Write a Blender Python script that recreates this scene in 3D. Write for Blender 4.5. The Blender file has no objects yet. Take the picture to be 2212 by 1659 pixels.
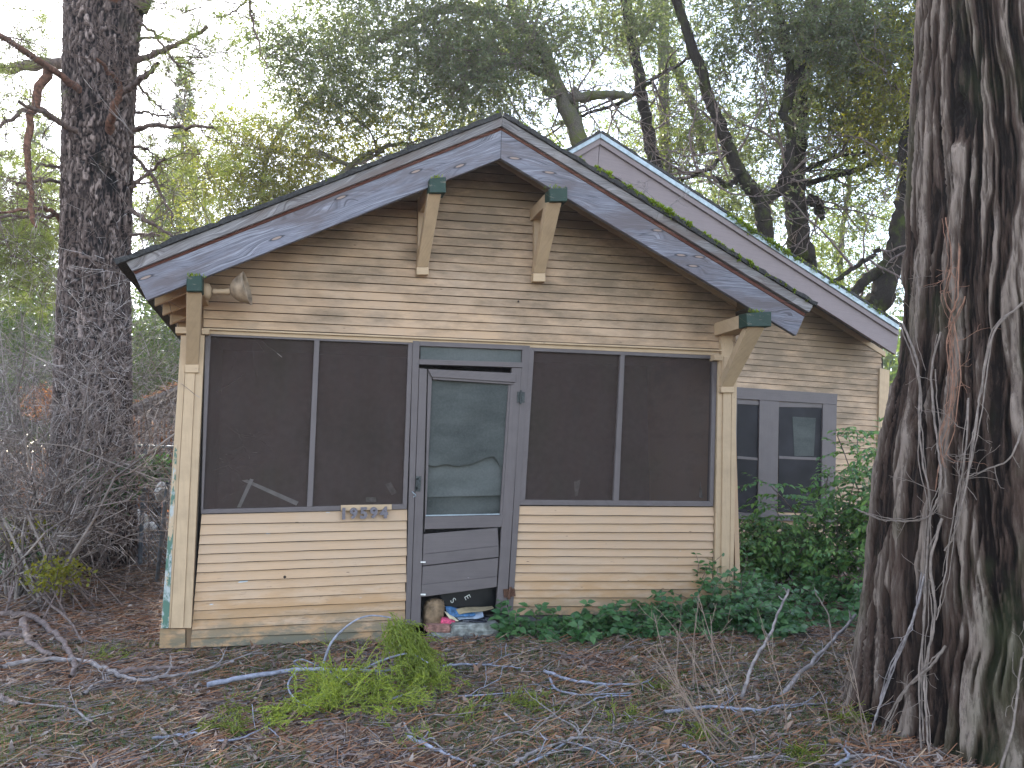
import bpy, math, random
import numpy as np
from mathutils import Vector, Matrix

random.seed(7)
rng = np.random.default_rng(11)
scn = bpy.context.scene
col = scn.collection
R = math.radians

# ------------------------------------------------------------------ camera
FPX, CXP, CYP = 1660.0, 1106.0, 829.5          # focal length and centre in a 2212 px wide frame
YAW, PITCH = R(16.5), R(5.93)
CAM = np.array([0.55, -6.05, 1.34])
cd = bpy.data.cameras.new('camera'); cam = bpy.data.objects.new('camera', cd); col.objects.link(cam)
cam.location = CAM; cam.rotation_euler = (R(90) + PITCH, 0, -YAW)
cd.sensor_width = 36; cd.lens = 36 * FPX / 2212; cd.clip_end = 1000; cd.clip_start = 0.05
scn.camera = cam

# ------------------------------------------------------------------ sky, sun, exposure
SUN_AZ, SUN_EL = R(-14.0), R(33)                  # azimuth clockwise from +Y (behind the cottage)
w = bpy.data.worlds.new('World'); scn.world = w; w.use_nodes = True
nt = w.node_tree; nt.nodes.clear()
sky = nt.nodes.new('ShaderNodeTexSky'); sky.sky_type = 'NISHITA'; sky.sun_disc = False
sky.sun_elevation = SUN_EL; sky.sun_rotation = SUN_AZ
sky.air_density = 1.0; sky.dust_density = 0.6; sky.ozone_density = 2.0
bg = nt.nodes.new('ShaderNodeBackground'); bg.inputs[1].default_value = 0.15
ow = nt.nodes.new('ShaderNodeOutputWorld')
hs = nt.nodes.new('ShaderNodeHueSaturation'); hs.inputs['Saturation'].default_value = 0.62   # thin white cloud veils the blue
nt.links.new(sky.outputs[0], hs.inputs['Color']); nt.links.new(hs.outputs[0], bg.inputs[0]); nt.links.new(bg.outputs[0], ow.inputs[0])
sl = bpy.data.lights.new('sun', 'SUN'); sl.energy = 3.6; sl.angle = R(0.53); sl.color = (1.0, 0.93, 0.82)
so = bpy.data.objects.new('sun', sl); col.objects.link(so)
sdir = Vector((math.sin(SUN_AZ) * math.cos(SUN_EL), math.cos(SUN_AZ) * math.cos(SUN_EL), math.sin(SUN_EL)))
so.rotation_euler = sdir.to_track_quat('Z', 'Y').to_euler(); so.location = (0, 0, 20)
scn.view_settings.view_transform = 'Standard'; scn.view_settings.look = 'None'
scn.view_settings.gamma = 1; scn.view_settings.use_curve_mapping = False
scn.view_settings.exposure = 2.4
scn.render.engine = 'CYCLES'

# ------------------------------------------------------------------ photo geometry -> place
_h = np.array([math.sin(YAW), math.cos(YAW), 0.0])
_F = _h * math.cos(PITCH) + np.array([0, 0, math.sin(PITCH)])
_U = -_h * math.sin(PITCH) + np.array([0, 0, math.cos(PITCH)])
_R = np.array([math.cos(YAW), -math.sin(YAW), 0.0])

def ray(px, py):
    return _F + _R * ((px - CXP) / FPX) + _U * ((CYP - py) / FPX)
def P(px, py, Y):                                # point on the plane y = Y
    d = ray(px, py); return CAM + d * ((Y - CAM[1]) / d[1])
def PG(px, py, z=0.0):                           # point on the ground
    d = ray(px, py); return CAM + d * ((z - CAM[2]) / d[2])
def PD(px, py, dep):                             # point at a distance along the view axis
    return CAM + ray(px, py) * dep
def on_ground(px, py, z=0.0):
    p = PG(px, py, z)
    for _ in range(3):
        p = PG(px, py, gz(p[0], p[1]) + z)
    return p

# ------------------------------------------------------------------ noise
_tab = np.random.default_rng(5).random((256, 256))
def vn(x, y, s=0):
    x = np.asarray(x, float) + s * 17.13; y = np.asarray(y, float) + s * 9.71
    xi = np.floor(x).astype(int); yi = np.floor(y).astype(int)
    fx = x - xi; fy = y - yi
    fx = fx * fx * (3 - 2 * fx); fy = fy * fy * (3 - 2 * fy)
    a = _tab[xi & 255, yi & 255]; b = _tab[(xi + 1) & 255, yi & 255]
    c = _tab[xi & 255, (yi + 1) & 255]; d = _tab[(xi + 1) & 255, (yi + 1) & 255]
    return (a * (1 - fx) + b * fx) * (1 - fy) + (c * (1 - fx) + d * fx) * fy
def fbm(x, y, s=0, o=4):
    t = 0; a = 0.5; f = 1; n = 0
    for i in range(o):
        t = t + a * vn(np.asarray(x) * f, np.asarray(y) * f, s + i); n += a; a *= 0.5; f *= 2.03
    return t / n
def gz(x, y):                                    # height of the ground
    x = np.asarray(x, float); y = np.asarray(y, float)
    base = 0.07 * (fbm(x * 0.5, y * 0.5, 3, 3) - 0.5) + 0.045 * (fbm(x * 2.1, y * 2.1, 4, 3) - 0.5)
    far = np.clip((y - 3) / 30, 0, 1) * 1.2 + np.clip((-x - 3.0) / 12, 0, 1) * np.clip((y + 1) / 6, 0, 1) * 0.8
    near = np.clip((np.hypot(x, y) - 2) / 2, 0.35, 1)
    return base * near + far

# ------------------------------------------------------------------ object helpers
def link(o, parent=None):
    col.objects.link(o)
    if parent is not None: o.parent = parent
    return o
def mesh_np(V, F, uv=None, smooth=False, attr=None):
    V = np.asarray(V, np.float32).reshape(-1, 3); F = np.asarray(F, np.int32)
    k = F.shape[1]; me = bpy.data.meshes.new('mesh')
    me.vertices.add(len(V)); me.vertices.foreach_set('co', V.ravel())
    me.loops.add(F.size); me.loops.foreach_set('vertex_index', F.ravel())
    me.polygons.add(len(F)); me.polygons.foreach_set('loop_start', np.arange(0, F.size, k, dtype=np.int32))
    me.polygons.foreach_set('loop_total', np.full(len(F), k, np.int32))
    if smooth: me.polygons.foreach_set('use_smooth', np.ones(len(F), bool))
    if uv is not None:
        l = me.uv_layers.new(name='UVMap'); l.data.foreach_set('uv', np.asarray(uv, np.float32).ravel())
    if attr:
        for kx, a in attr.items():
            at = me.attributes.new(kx, 'FLOAT', 'POINT'); at.data.foreach_set('value', np.asarray(a, np.float32).ravel())
    me.update(); me.validate(); return me
def obj(name, me, mt=None, parent=None, **props):
    me.name = name
    o = bpy.data.objects.new(name, me)
    if mt is not None and not me.materials: me.materials.append(mt)
    link(o, parent)
    for k, v in props.items(): o[k] = v
    return o
def tag(o, label, cat, group=None, kind=None):
    o['label'] = label; o['category'] = cat
    if group: o['group'] = group
    if kind: o['kind'] = kind
    return o
def empty(name, loc, label, cat, group=None):
    o = bpy.data.objects.new(name, None); link(o); o.location = loc; o.empty_display_size = 0.1
    return tag(o, label, cat, group)
def part(name, me, mt, root, **props):           # vertices are in place coordinates; keep them there under a moved root
    o = obj(name, me, mt, root, **props)
    o.matrix_parent_inverse = Matrix.Translation(-world_loc(root)); return o
def world_loc(o):
    v = Vector(o.location)
    p = o
    while p.parent is not None:
        v = p.matrix_parent_inverse @ v
        p = p.parent; v = v + Vector(p.location)
    return v

# ------------------------------------------------------------------ solids
def box_faces(): return [(0, 1, 2, 3), (7, 6, 5, 4), (0, 4, 5, 1), (1, 5, 6, 2), (2, 6, 7, 3), (3, 7, 4, 0)]
def hexa(front, back):                           # 4 + 4 corners -> mesh with length/width UVs
    V = [tuple(p) for p in front] + [tuple(p) for p in back]
    me = bpy.data.meshes.new('m'); me.from_pydata(V, [], box_faces())
    A = [np.array(p) for p in V]
    e1 = np.linalg.norm(A[1] - A[0]); e2 = np.linalg.norm(A[3] - A[0])
    u_ax, v_ax = (A[1] - A[0], A[3] - A[0]) if e1 >= e2 else (A[3] - A[0], A[1] - A[0])
    u_ax = u_ax / max(np.linalg.norm(u_ax), 1e-6); v_ax = v_ax / max(np.linalg.norm(v_ax), 1e-6)
    ou, ov = random.random() * 30, random.random() * 30
    l = me.uv_layers.new(name='UVMap')
    for lp in me.loops:
        p = A[lp.vertex_index] - A[0]
        l.data[lp.index].uv = (p @ u_ax + ou, p @ v_ax + p[1] * 0.7 + ov)
    me.update(); return me
def plank(name, q, Y, t, mt, parent, bev=0.002, **props):   # q: TL TR BR BL in photo pixels, front face at y=Y
    f = [P(x, y, Y) for x, y in q]; b = [p + np.array([0, t, 0]) for p in f]
    me = hexa(f, b); o = part(name, me, mt, parent, **props)
    if bev:
        m = o.modifiers.new('bevel', 'BEVEL'); m.width = bev; m.segments = 1; m.limit_method = 'ANGLE'
    return o
def hexa3(name, f, b, mt, parent, bev=0.002, **props):
    me = hexa(f, b); o = part(name, me, mt, parent, **props)
    if bev:
        m = o.modifiers.new('bevel', 'BEVEL'); m.width = bev; m.segments = 1; m.limit_method = 'ANGLE'
    return o
def beam(name, a, b, wd, ht, mt, parent, up=(0, 0, 1), **props):
    a = np.array(a, float); b = np.array(b, float); d = (b - a); d /= np.linalg.norm(d)
    s = np.cross(d, np.array(up, float)); s /= np.linalg.norm(s); u = np.cross(s, d)
    f = [a + s * wd / 2 + u * ht / 2, b + s * wd / 2 + u * ht / 2, b + s * wd / 2 - u * ht / 2, a + s * wd / 2 - u * ht / 2]
    k = [p - s * wd for p in f]
    return hexa3(name, f, k, mt, parent, **props)

def tube(pts, rad, n=6, cap=True, jit=0.0):
    pts = np.asarray(pts, float); N = len(pts); rad = np.broadcast_to(np.asarray(rad, float), (N,))
    T = np.gradient(pts, axis=0); T /= np.linalg.norm(T, axis=1)[:, None] + 1e-9
    ref = np.array([0.31, 0.17, 0.93]); 
    if abs(T[:, :] @ ref).mean() > 0.85: ref = np.array([0.9, 0.3, 0.1])
    S = np.cross(T, ref); S /= np.linalg.norm(S, axis=1)[:, None] + 1e-9; U = np.cross(S, T)
    a = np.arange(n) * 2 * np.pi / n
    rr = rad[:, None] * (1 + jit * (rng.random((N, n)) - 0.5))
    V = pts[:, None, :] + rr[..., None] * (np.cos(a)[None, :, None] * S[:, None, :] + np.sin(a)[None, :, None] * U[:, None, :])
    i = np.arange(N - 1)[:, None] * n; j = np.arange(n)[None, :]; j2 = (j + 1) % n
    F = np.stack([i + j, i + j2, i + n + j2, i + n + j], -1).reshape(-1, 4)
    V = V.reshape(-1, 3)
    if cap:
        for e, o in ((0, 0), (N - 1, (N - 1) * n)):
            c = len(V); V = np.vstack([V, pts[e]])
            q = [(o + k, o + (k + 1) % n, c, c) for k in range(n)]
        # caps as degenerate-free triangles are added by the caller through join()
    return V, F
def smooth_path(pts, m=8):
    p = np.asarray(pts, float)
    if len(p) < 3:
        t = np.linspace(0, 1, m)[:, None]; return p[0] * (1 - t) + p[-1] * t
    out = []
    q = np.vstack([2 * p[0] - p[1], p, 2 * p[-1] - p[-2]])
    for i in range(1, len(q) - 2):
        for t in np.linspace(0, 1, m, endpoint=False):
            a, b, c, d = q[i - 1], q[i], q[i + 1], q[i + 2]
            out.append(0.5 * ((2 * b) + (-a + c) * t + (2 * a - 5 * b + 4 * c - d) * t * t + (-a + 3 * b - 3 * c + d) * t ** 3))
    out.append(p[-1]); return np.array(out)
def limb(pts, r0, r1, n=7, m=6, wob=0.0, jit=0.15):
    c = smooth_path(pts, m); N = len(c)
    if wob: 
        k = rng.normal(size=(N, 3)) * wob; k[0] = 0; k[-1] *= 0.3; c = c + k
    t = np.linspace(0, 1, N); r = r0 * (1 - t) + r1 * t
    return tube(c, r, n, cap=False, jit=jit)
def join(lst):
    Vs, Fs, o = [], [], 0
    for V, F in lst:
        Vs.append(V); Fs.append(np.asarray(F) + o); o += len(V)
    return np.vstack(Vs), np.vstack(Fs)
def prisms(A, B, ra, rb, n=3):                   # many little tapered sticks at once
    A = np.asarray(A, float); B = np.asarray(B, float); T = B - A
    T = T / (np.linalg.norm(T, axis=1)[:, None] + 1e-9)
    ref = np.where(np.abs(T[:, 2:3]) > 0.9, np.array([[1.0, 0, 0]]), np.array([[0, 0, 1.0]]))
    S = np.cross(T, ref); S /= np.linalg.norm(S, axis=1)[:, None] + 1e-9; U = np.cross(S, T)
    a = np.arange(n) * 2 * np.pi / n + 0.5
    d = np.cos(a)[None, :, None] * S[:, None] + np.sin(a)[None, :, None] * U[:, None]
    ra = np.broadcast_to(ra, (len(A),)); rb = np.broadcast_to(rb, (len(A),))
    V = np.concatenate([A[:, None] + d * ra[:, None, None], B[:, None] + d * rb[:, None, None]], 1)
    base = np.arange(len(A))[:, None] * 2 * n; j = np.arange(n); j2 = (j + 1) % n
    F = np.stack([base + j, base + j2, base + n + j2, base + n + j], -1).reshape(-1, 4)
    return V.reshape(-1, 3), F
def ribbons(A, B, wa, wb):                       # flat strips, 2 triangles each
    A = np.asarray(A, float); B = np.asarray(B, float); T = nrm(B - A); S = nrm(np.cross(T, rng.normal(size=A.shape) + np.array([0, -0.6, 0.6])))
    wa = np.broadcast_to(wa, (len(A),))[:, None]; wb = np.broadcast_to(wb, (len(A),))[:, None]
    V = np.stack([A - S * wa, A + S * wa, B + S * wb, B - S * wb], 1); return V.reshape(-1, 3), np.arange(len(A) * 4).reshape(-1, 4)
def nrm(v): return v / (np.linalg.norm(v, axis=-1, keepdims=True) + 1e-9)
def leaves(Pt, D, L, W, flat=None):              # one folded quad per leaf
    n = len(Pt); D = nrm(D)
    rv = rng.normal(size=(n, 3))
    if flat is not None: rv = rv * (1 - flat) + np.array([0, 0, 1.0]) * flat * 2
    S = nrm(np.cross(D, rv)); L = np.broadcast_to(L, (n,))[:, None]; W = np.broadcast_to(W, (n,))[:, None]
    Nn = np.cross(D, S)
    V = np.stack([Pt, Pt + D * L * 0.45 + S * W * 0.5 + Nn * W * 0.12, Pt + D * L, Pt + D * L * 0.45 - S * W * 0.5 + Nn * W * 0.12], 1)
    F = np.arange(n * 4).reshape(n, 4)
    return V.reshape(-1, 3), F
def grow(base, dirs, ln, rad, levels=3, nseg=6, kids=(6, 5, 4), shrink=0.55, curl=0.25, up=0.0, spread=0.8, rmin=0.001):
    """branching twigs; returns segment arrays and tip points"""
    A_, B_, ra_, rb_ = [], [], [], []; tips = []; tdir = []
    p = np.array(base, float); d = nrm(np.array(dirs, float)); ln = np.broadcast_to(ln, (len(p),)).astype(float); rad = np.broadcast_to(rad, (len(p),)).astype(float)
    for lv in range(levels):
        pts = [p]; ds = [d]; rs = [rad]
        for s in range(nseg):
            d = nrm(d + rng.normal(size=d.shape) * curl + np.array([0, 0, up]))
            q = pts[-1] + d * (ln / nseg)[:, None]; r = np.maximum(rad * (1 - 0.75 * (s + 1) / nseg), rmin)
            A_.append(pts[-1]); B_.append(q); ra_.append(rs[-1]); rb_.append(r)
            pts.append(q); ds.append(d); rs.append(r)
        tips.append(pts[-1]); tdir.append(d)
        if lv == levels - 1: break
        k = kids[lv]; n = len(p); idx = np.repeat(np.arange(n), k)
        sg = rng.integers(1, nseg + 1, size=n * k)
        PP = np.stack(pts); DD = np.stack(ds); RR = np.stack(rs)
        p = PP[sg, idx]; d = nrm(DD[sg, idx] + rng.normal(size=(n * k, 3)) * spread)
        ln = ln[idx] * shrink * (0.6 + 0.8 * rng.random(n * k)); rad = np.maximum(RR[sg, idx] * 0.65, rmin)
    return np.vstack(A_), np.vstack(B_), np.concatenate(ra_), np.concatenate(rb_), np.vstack(tips), np.vstack(tdir)

# ------------------------------------------------------------------ materials
class NB:
    def __init__(s, name):
        s.m = bpy.data.materials.new(name); s.m.use_nodes = True; s.t = s.m.node_tree; s.t.nodes.clear()
        s.out = s.t.nodes.new('ShaderNodeOutputMaterial')
    def n(s, typ, **kw):
        x = s.t.nodes.new('ShaderNode' + typ)
        for k, v in kw.items(): setattr(x, k, v)
        return x
    def l(s, a, b): s.t.links.new(a, b)
    def coord(s, src='Object', scale=(1, 1, 1)):
        c = s.n('TexCoord'); m = s.n('Mapping'); s.l(c.outputs[src], m.inputs[0]); m.inputs['Scale'].default_value = scale
        return m.outputs[0]
    def noise(s, vec, scale=5, det=4, rough=0.55, dist=0):
        x = s.n('TexNoise'); s.l(vec, x.inputs['Vector']); x.inputs['Scale'].default_value = scale
        x.inputs['Detail'].default_value = det; x.inputs['Roughness'].default_value = rough; x.inputs['Distortion'].default_value = dist
        return x.outputs['Fac']
    def ramp(s, fac, stops):
        r = s.n('ValToRGB'); s.l(fac, r.inputs[0]); e = r.color_ramp.elements
        while len(e) < len(stops): e.new(0.5)
        for i, (p, c) in enumerate(stops):
            e[i].position = p; e[i].color = (c, c, c, 1) if isinstance(c, (int, float)) else (*c, 1)
        return r.outputs[0]
    def mix(s, fac, a, b, typ='MIX'):
        x = s.n('MixRGB', blend_type=typ)
        for i, v in ((0, fac), (1, a), (2, b)):
            if isinstance(v, bpy.types.NodeSocket): s.l(v, x.inputs[i])
            elif i == 0: x.inputs[0].default_value = v
            else: x.inputs[i].default_value = (*v, 1) if not isinstance(v, (int, float)) else (v, v, v, 1)
        return x.outputs[0]
    def math(s, op, a, b=0.0, clamp=False):
        x = s.n('Math', operation=op, use_clamp=clamp)
        for i, v in ((0, a), (1, b)):
            if isinstance(v, bpy.types.NodeSocket): s.l(v, x.inputs[i])
            else: x.inputs[i].default_value = v
        return x.outputs[0]
    def bsdf(s, colr, rough=0.8, bump=None, bs=0.3, bd=0.01, spec=0.3, metal=0.0):
        b = s.n('BsdfPrincipled')
        if isinstance(colr, bpy.types.NodeSocket): s.l(colr, b.inputs['Base Color'])
        else: b.inputs['Base Color'].default_value = (*colr, 1)
        if isinstance(rough, bpy.types.NodeSocket): s.l(rough, b.inputs['Roughness'])
        else: b.inputs['Roughness'].default_value = rough
        b.inputs['Specular IOR Level'].default_value = spec; b.inputs['Metallic'].default_value = metal
        if bump is not None:
            k = s.n('Bump'); k.inputs['Strength'].default_value = bs; k.inputs['Distance'].default_value = bd
            s.l(bump, k.inputs['Height']); s.l(k.outputs[0], b.inputs['Normal'])
        return b.outputs[0]
    def done(s, sh): s.l(sh, s.out.inputs[0]); return s.m

def leaf_mat(name, cols, trans=0.45, rough=0.5, spec=0.3, tcol=None):
    b = NB(name); g = b.n('NewGeometry')
    r = b.ramp(g.outputs['Random Per Island'], [(i / max(len(cols) - 1, 1), c) for i, c in enumerate(cols)])
    v = b.noise(b.coord(), 0.9, 2); r = b.mix(b.ramp(v, [(0.35, 0.0), (0.65, 0.5)]), r, [c * 0.65 for c in cols[0]])
    p = b.bsdf(r, rough, spec=spec); t = b.n('BsdfTranslucent')
    b.l(b.mix(1.0, r, tcol or (1.6, 1.7, 0.7), 'MULTIPLY'), t.inputs[0])
    m = b.n('MixShader'); m.inputs[0].default_value = trans; b.l(p, m.inputs[1]); b.l(t.outputs[0], m.inputs[2])
    return b.done(m.outputs[0])
def isl_mat(name, cols, rough=0.85, bump=None):
    b = NB(name); g = b.n('NewGeometry')
    r = b.ramp(g.outputs['Random Per Island'], [(i / max(len(cols) - 1, 1), c) for i, c in enumerate(cols)])
    return b.done(b.bsdf(r, rough))
def obj_leaf_mat(name, cols, trans=0.3, rough=0.4):
    b = NB(name); g = b.n('ObjectInfo')
    gi = b.n('NewGeometry'); f = b.math('FRACT', b.math('ADD', g.outputs['Random'], gi.outputs['Random Per Island']))
    r = b.ramp(f, [(i / max(len(cols) - 1, 1), c) for i, c in enumerate(cols)])
    p = b.bsdf(r, rough, spec=0.4); t = b.n('BsdfTranslucent'); b.l(b.mix(1.0, r, (1.5, 1.6, 0.7), 'MULTIPLY'), t.inputs[0])
    m = b.n('MixShader'); m.inputs[0].default_value = trans; b.l(p, m.inputs[1]); b.l(t.outputs[0], m.inputs[2])
    return b.done(m.outputs[0])
def plain(name, c, rough=0.7, metal=0.0, var=0.25, sc=14, bs=0.15, spec=0.3):
    b = NB(name); n = b.noise(b.coord(), sc, 4)
    r = b.mix(b.ramp(n, [(0.35, 0.0), (0.7, 1.0)]), [x * (1 - var) for x in c], [min(x * (1 + var), 1) for x in c])
    return b.done(b.bsdf(r, rough, n, bs, 0.004, spec, metal))

def wood_grey(name, lo, mid, hi, tan, knots=True):
    b = NB(name); uv = b.coord('UV')
    sep = b.n('SeparateXYZ'); b.l(uv, sep.inputs[0]); u, v = sep.outputs[0], sep.outputs[1]
    # sparse knots bend the grain around themselves
    vc = b.n('CombineXYZ'); b.l(b.math('MULTIPLY', u, 1.35), vc.inputs[0]); b.l(b.math('MULTIPLY', v, 6.0), vc.inputs[1])
    vo = b.n('TexVoronoi'); vo.voronoi_dimensions = '2D'; b.l(vc.outputs[0], vo.inputs['Vector']); vo.inputs['Scale'].default_value = 1.0
    dist = vo.outputs['Distance']
    kn = b.ramp(dist, [(0.0, 1.0), (0.10, 0.7), (0.42, 0.0)])
    w = b.noise(uv, 1.6, 2)
    vv = b.math('ADD', b.math('MULTIPLY', v, 13.0), b.math('ADD', b.math('MULTIPLY', kn, 0.9), b.math('MULTIPLY', w, 1.5)))
    cc = b.n('CombineXYZ'); b.l(b.math('MULTIPLY', u, 0.16), cc.inputs[0]); b.l(vv, cc.inputs[1])
    g1 = b.noise(cc.outputs[0], 5.0, 3, 0.6)
    c2 = b.n('CombineXYZ'); b.l(b.math('MULTIPLY', u, 6.0), c2.inputs[0]); b.l(b.math('MULTIPLY', v, 170.0), c2.inputs[1])
    g2 = b.noise(c2.outputs[0], 1.0, 3, 0.6)
    r = b.ramp(g1, [(0.3, lo), (0.47, mid), (0.52, mid), (0.54, lo), (0.6, hi), (0.78, mid)])
    r = b.mix(b.ramp(g2, [(0.3, 0.55), (0.55, 0.0)]), r, [x * 0.75 for x in lo])
    st = b.noise(b.coord('UV', (0.7, 3.0, 1)), 2.0, 5, 0.7)
    r = b.mix(b.ramp(st, [(0.46, 0.0), (0.62, 0.8)]), r, [x * y for x, y in zip(mid, (0.60, 0.50, 0.44))])
    if knots:
        r = b.mix(b.ramp(dist, [(0.0, 1.0), (0.045, 0.9), (0.055, 0.0)]), r, tan)
        r = b.mix(b.ramp(dist, [(0.04, 0.0), (0.06, 0.85), (0.09, 0.0)]), r, [x * 0.3 for x in lo])
    bh = b.mix(0.5, g1, g2)
    return b.done(b.bsdf(r, 0.85, bh, 0.55, 0.004))

def siding_mat(name, weather=0.0, mildew=0.0):
    b = NB(name); uv = b.coord('UV'); ob = b.coord()
    oi = b.n('ObjectInfo')
    base = b.ramp(oi.outputs['Random'], [(0, (0.455, 0.302, 0.188)), (0.5, (0.495, 0.332, 0.208)), (1, (0.48, 0.317, 0.193))])
    blot = b.noise(ob, 3.0, 4, 0.6)
    base = b.mix(b.ramp(blot, [(0.4, 0.0), (0.75, 0.55)]), base, (0.42, 0.325, 0.245))
    fine = b.noise(b.coord('UV', (4, 60, 1)), 1.0, 4, 0.65)
    base = b.mix(b.ramp(fine, [(0.3, 0.25), (0.6, 0.0)]), base, (0.30, 0.22, 0.15))
    # flakes of paint gone, long with the grain
    fl = b.noise(b.coord('UV', (9, 70, 1)), 1.0, 5, 0.7)
    sep = b.n('SeparateXYZ'); b.l(ob, sep.inputs[0])
    lowz = b.ramp(sep.outputs[2], [(0.0, 1.0), (0.42, 0.25), (0.8, 0.0)])
    thr = b.math('ADD', fl, b.math('MULTIPLY', lowz, 0.16 * weather))
    base = b.mix(b.ramp(thr, [(0.655, 0.0), (0.70, 0.8)]), base, (0.17, 0.12, 0.085))
    if weather > 0:
        big = b.noise(b.coord('Object', (2.2, 2.2, 9)), 1.0, 5, 0.65)
        m = b.math('MULTIPLY', b.ramp(b.math('ADD', big, b.math('MULTIPLY', lowz, 0.22)), [(0.50, 0.0), (0.66, 1.0)]), b.ramp(lowz, [(0.05, 0.0), (0.45, 0.9)]))
        base = b.mix(m, base, (0.40, 0.24, 0.12))
        gm = b.noise(b.coord('Object', (2.5, 2.5, 6)), 1.3, 5, 0.7)
        foot = b.ramp(sep.outputs[2], [(0.06, 1.0), (0.30, 0.0)])
        m2 = b.math('MULTIPLY', foot, b.ramp(gm, [(0.42, 0.0), (0.54, 0.95)]))
        base = b.mix(m2, base, (0.13, 0.125, 0.09))
        bl = b.noise(b.coord('Object', (5, 5, 26)), 1.0, 2, 0.4)
        base = b.mix(b.ramp(bl, [(0.765, 0.0), (0.78, 0.85)]), base, (0.42, 0.5, 0.55))
    if mildew > 0:
        mn = b.noise(b.coord('Object', (1.1, 1.1, 3.2)), 1.6, 6, 0.68)
        side = b.math('MULTIPLY', b.math('ADD', b.math('SUBTRACT', sep.outputs[2], 2.15), b.math('MULTIPLY', b.math('SUBTRACT', sep.outputs[0], 2.2), 0.18)), 0.165 * mildew)
        m = b.ramp(b.math('ADD', mn, side), [(0.47, 0.0), (0.74, 0.85)])
        base = b.mix(m, base, (0.17, 0.122, 0.078))
    nl = b.n('TexVoronoi'); b.l(b.coord('UV', (3.2, 14, 1)), nl.inputs['Vector']); nl.inputs['Scale'].default_value = 1.0
    base = b.mix(b.ramp(nl.outputs['Distance'], [(0.035, 0.9), (0.05, 0.0)]), base, (0.07, 0.045, 0.03))
    return b.done(b.bsdf(base, 0.62, b.mix(0.5, fine, fl), 0.35, 0.003, 0.25))
def paint_mat(name, c, chip=(0.3, 0.3, 0.33), amt=0.7, grime=0.5):
    b = NB(name); fine = b.noise(b.coord('UV', (3, 50, 1)), 1.0, 4, 0.65)
    n = b.noise(b.coord('Object'), 6, 5, 0.65); oi = b.n('ObjectInfo')
    base = b.mix(b.math('MULTIPLY', oi.outputs['Random'], 0.5), c, [x * 0.85 for x in c])
    base = b.mix(b.ramp(n, [(0.45, 0.0), (0.75, grime)]), base, [x * 0.55 for x in c])
    base = b.mix(b.ramp(fine, [(0.3, 0.3), (0.55, 0.0)]), base, [x * 0.6 for x in c])
    ch = b.noise(b.coord('UV', (10, 45, 1)), 1.0, 5, 0.7)
    base = b.mix(b.ramp(ch, [(amt, 0.0), (amt + 0.02, 0.8)]), base, chip)
    return b.done(b.bsdf(base, 0.6, b.mix(0.5, fine, ch), 0.3, 0.003, 0.3))

M = {}
M['siding'] = siding_mat('painted_siding', 0.0, 1.0)
M['siding_low'] = siding_mat('peeling_siding', 1.0, 0.0)
M['siding_right'] = siding_mat('painted_siding_right', 0.25, 0.0)
M['siding_back'] = siding_mat('painted_siding_back', 0.0, 0.75)
M['beige'] = paint_mat('beige_trim', (0.49, 0.35, 0.22), (0.15, 0.11, 0.08), 0.68, 0.45)
M['trim'] = paint_mat('purple_brown_trim', (0.134, 0.112, 0.110), (0.34, 0.33, 0.35), 0.70, 0.35)
M['trim_back'] = paint_mat('purple_brown_fascia', (0.22, 0.175, 0.175), (0.3, 0.28, 0.28), 0.76, 0.2)
M['barge'] = wood_grey('weathered_fir', (0.085, 0.082, 0.098), (0.215, 0.213, 0.25), (0.30, 0.298, 0.34), (0.30, 0.22, 0.18))
M['upper'] = wood_grey('weathered_upper', (0.10, 0.09, 0.09), (0.24, 0.225, 0.225), (0.33, 0.31, 0.31), (0.2, 0.15, 0.12), False)
M['redwood'] = wood_grey('red_brown_strip', (0.06, 0.025, 0.02), (0.13, 0.05, 0.035), (0.20, 0.09, 0.06), (0.1, 0.05, 0.04), False)
M['green'] = paint_mat('old_green_paint', (0.02, 0.045, 0.032), (0.16, 0.14, 0.10), 0.60, 0.9)
M['peel'] = None
def peel_mat():
    b = NB('peeling_green_edge'); n = b.noise(b.coord('Object', (1, 1, 0.45)), 22, 4, 0.7); n2 = b.noise(b.coord('Object', (1, 1, 0.6)), 9, 4, 0.7)
    z = b.n('SeparateXYZ'); b.l(b.coord(), z.inputs[0])
    k = b.ramp(z.outputs[2], [(0.0, 0.12), (1.0, 0.0)])
    r = b.mix(b.ramp(b.math('ADD', n, k), [(0.47, 0.0), (0.52, 1.0)]), (0.46, 0.34, 0.225), (0.085, 0.16, 0.12))
    r = b.mix(b.ramp(n2, [(0.55, 0.0), (0.62, 0.9)]), r, (0.4, 0.42, 0.42))
    return b.done(b.bsdf(r, 0.7, n, 0.6, 0.004))
M['peel'] = peel_mat()
M['dark'] = plain('dark_backing_and_shade', (0.045, 0.034, 0.028), 0.95)
M['shingle'] = plain('asphalt_shingle', (0.045, 0.043, 0.042), 0.95, var=0.4, sc=60, bs=0.6)
M['edge_metal'] = plain('pale_roof_edge', (0.32, 0.37, 0.40), 0.45, 0.3, 0.2, 20)
M['moss'] = plain('roof_moss', (0.14, 0.19, 0.02), 0.95, var=0.6, sc=70, bs=1.0)
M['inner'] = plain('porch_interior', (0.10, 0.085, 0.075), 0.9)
M['metal_dark'] = plain('dark_hinge_metal', (0.05, 0.055, 0.055), 0.5, 0.5, 0.4, 80)
M['rust'] = plain('rusty_metal', (0.11, 0.055, 0.035), 0.8, 0.2, 0.5, 90)
M['number'] = plain('painted_number', (0.14, 0.125, 0.14), 0.55, var=0.2, sc=60)
M['steel'] = plain('galvanised_post', (0.16, 0.19, 0.23), 0.5, 0.4)
M['concrete'] = plain('old_concrete', (0.26, 0.265, 0.24), 0.95, var=0.45, sc=25, bs=0.8)
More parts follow.
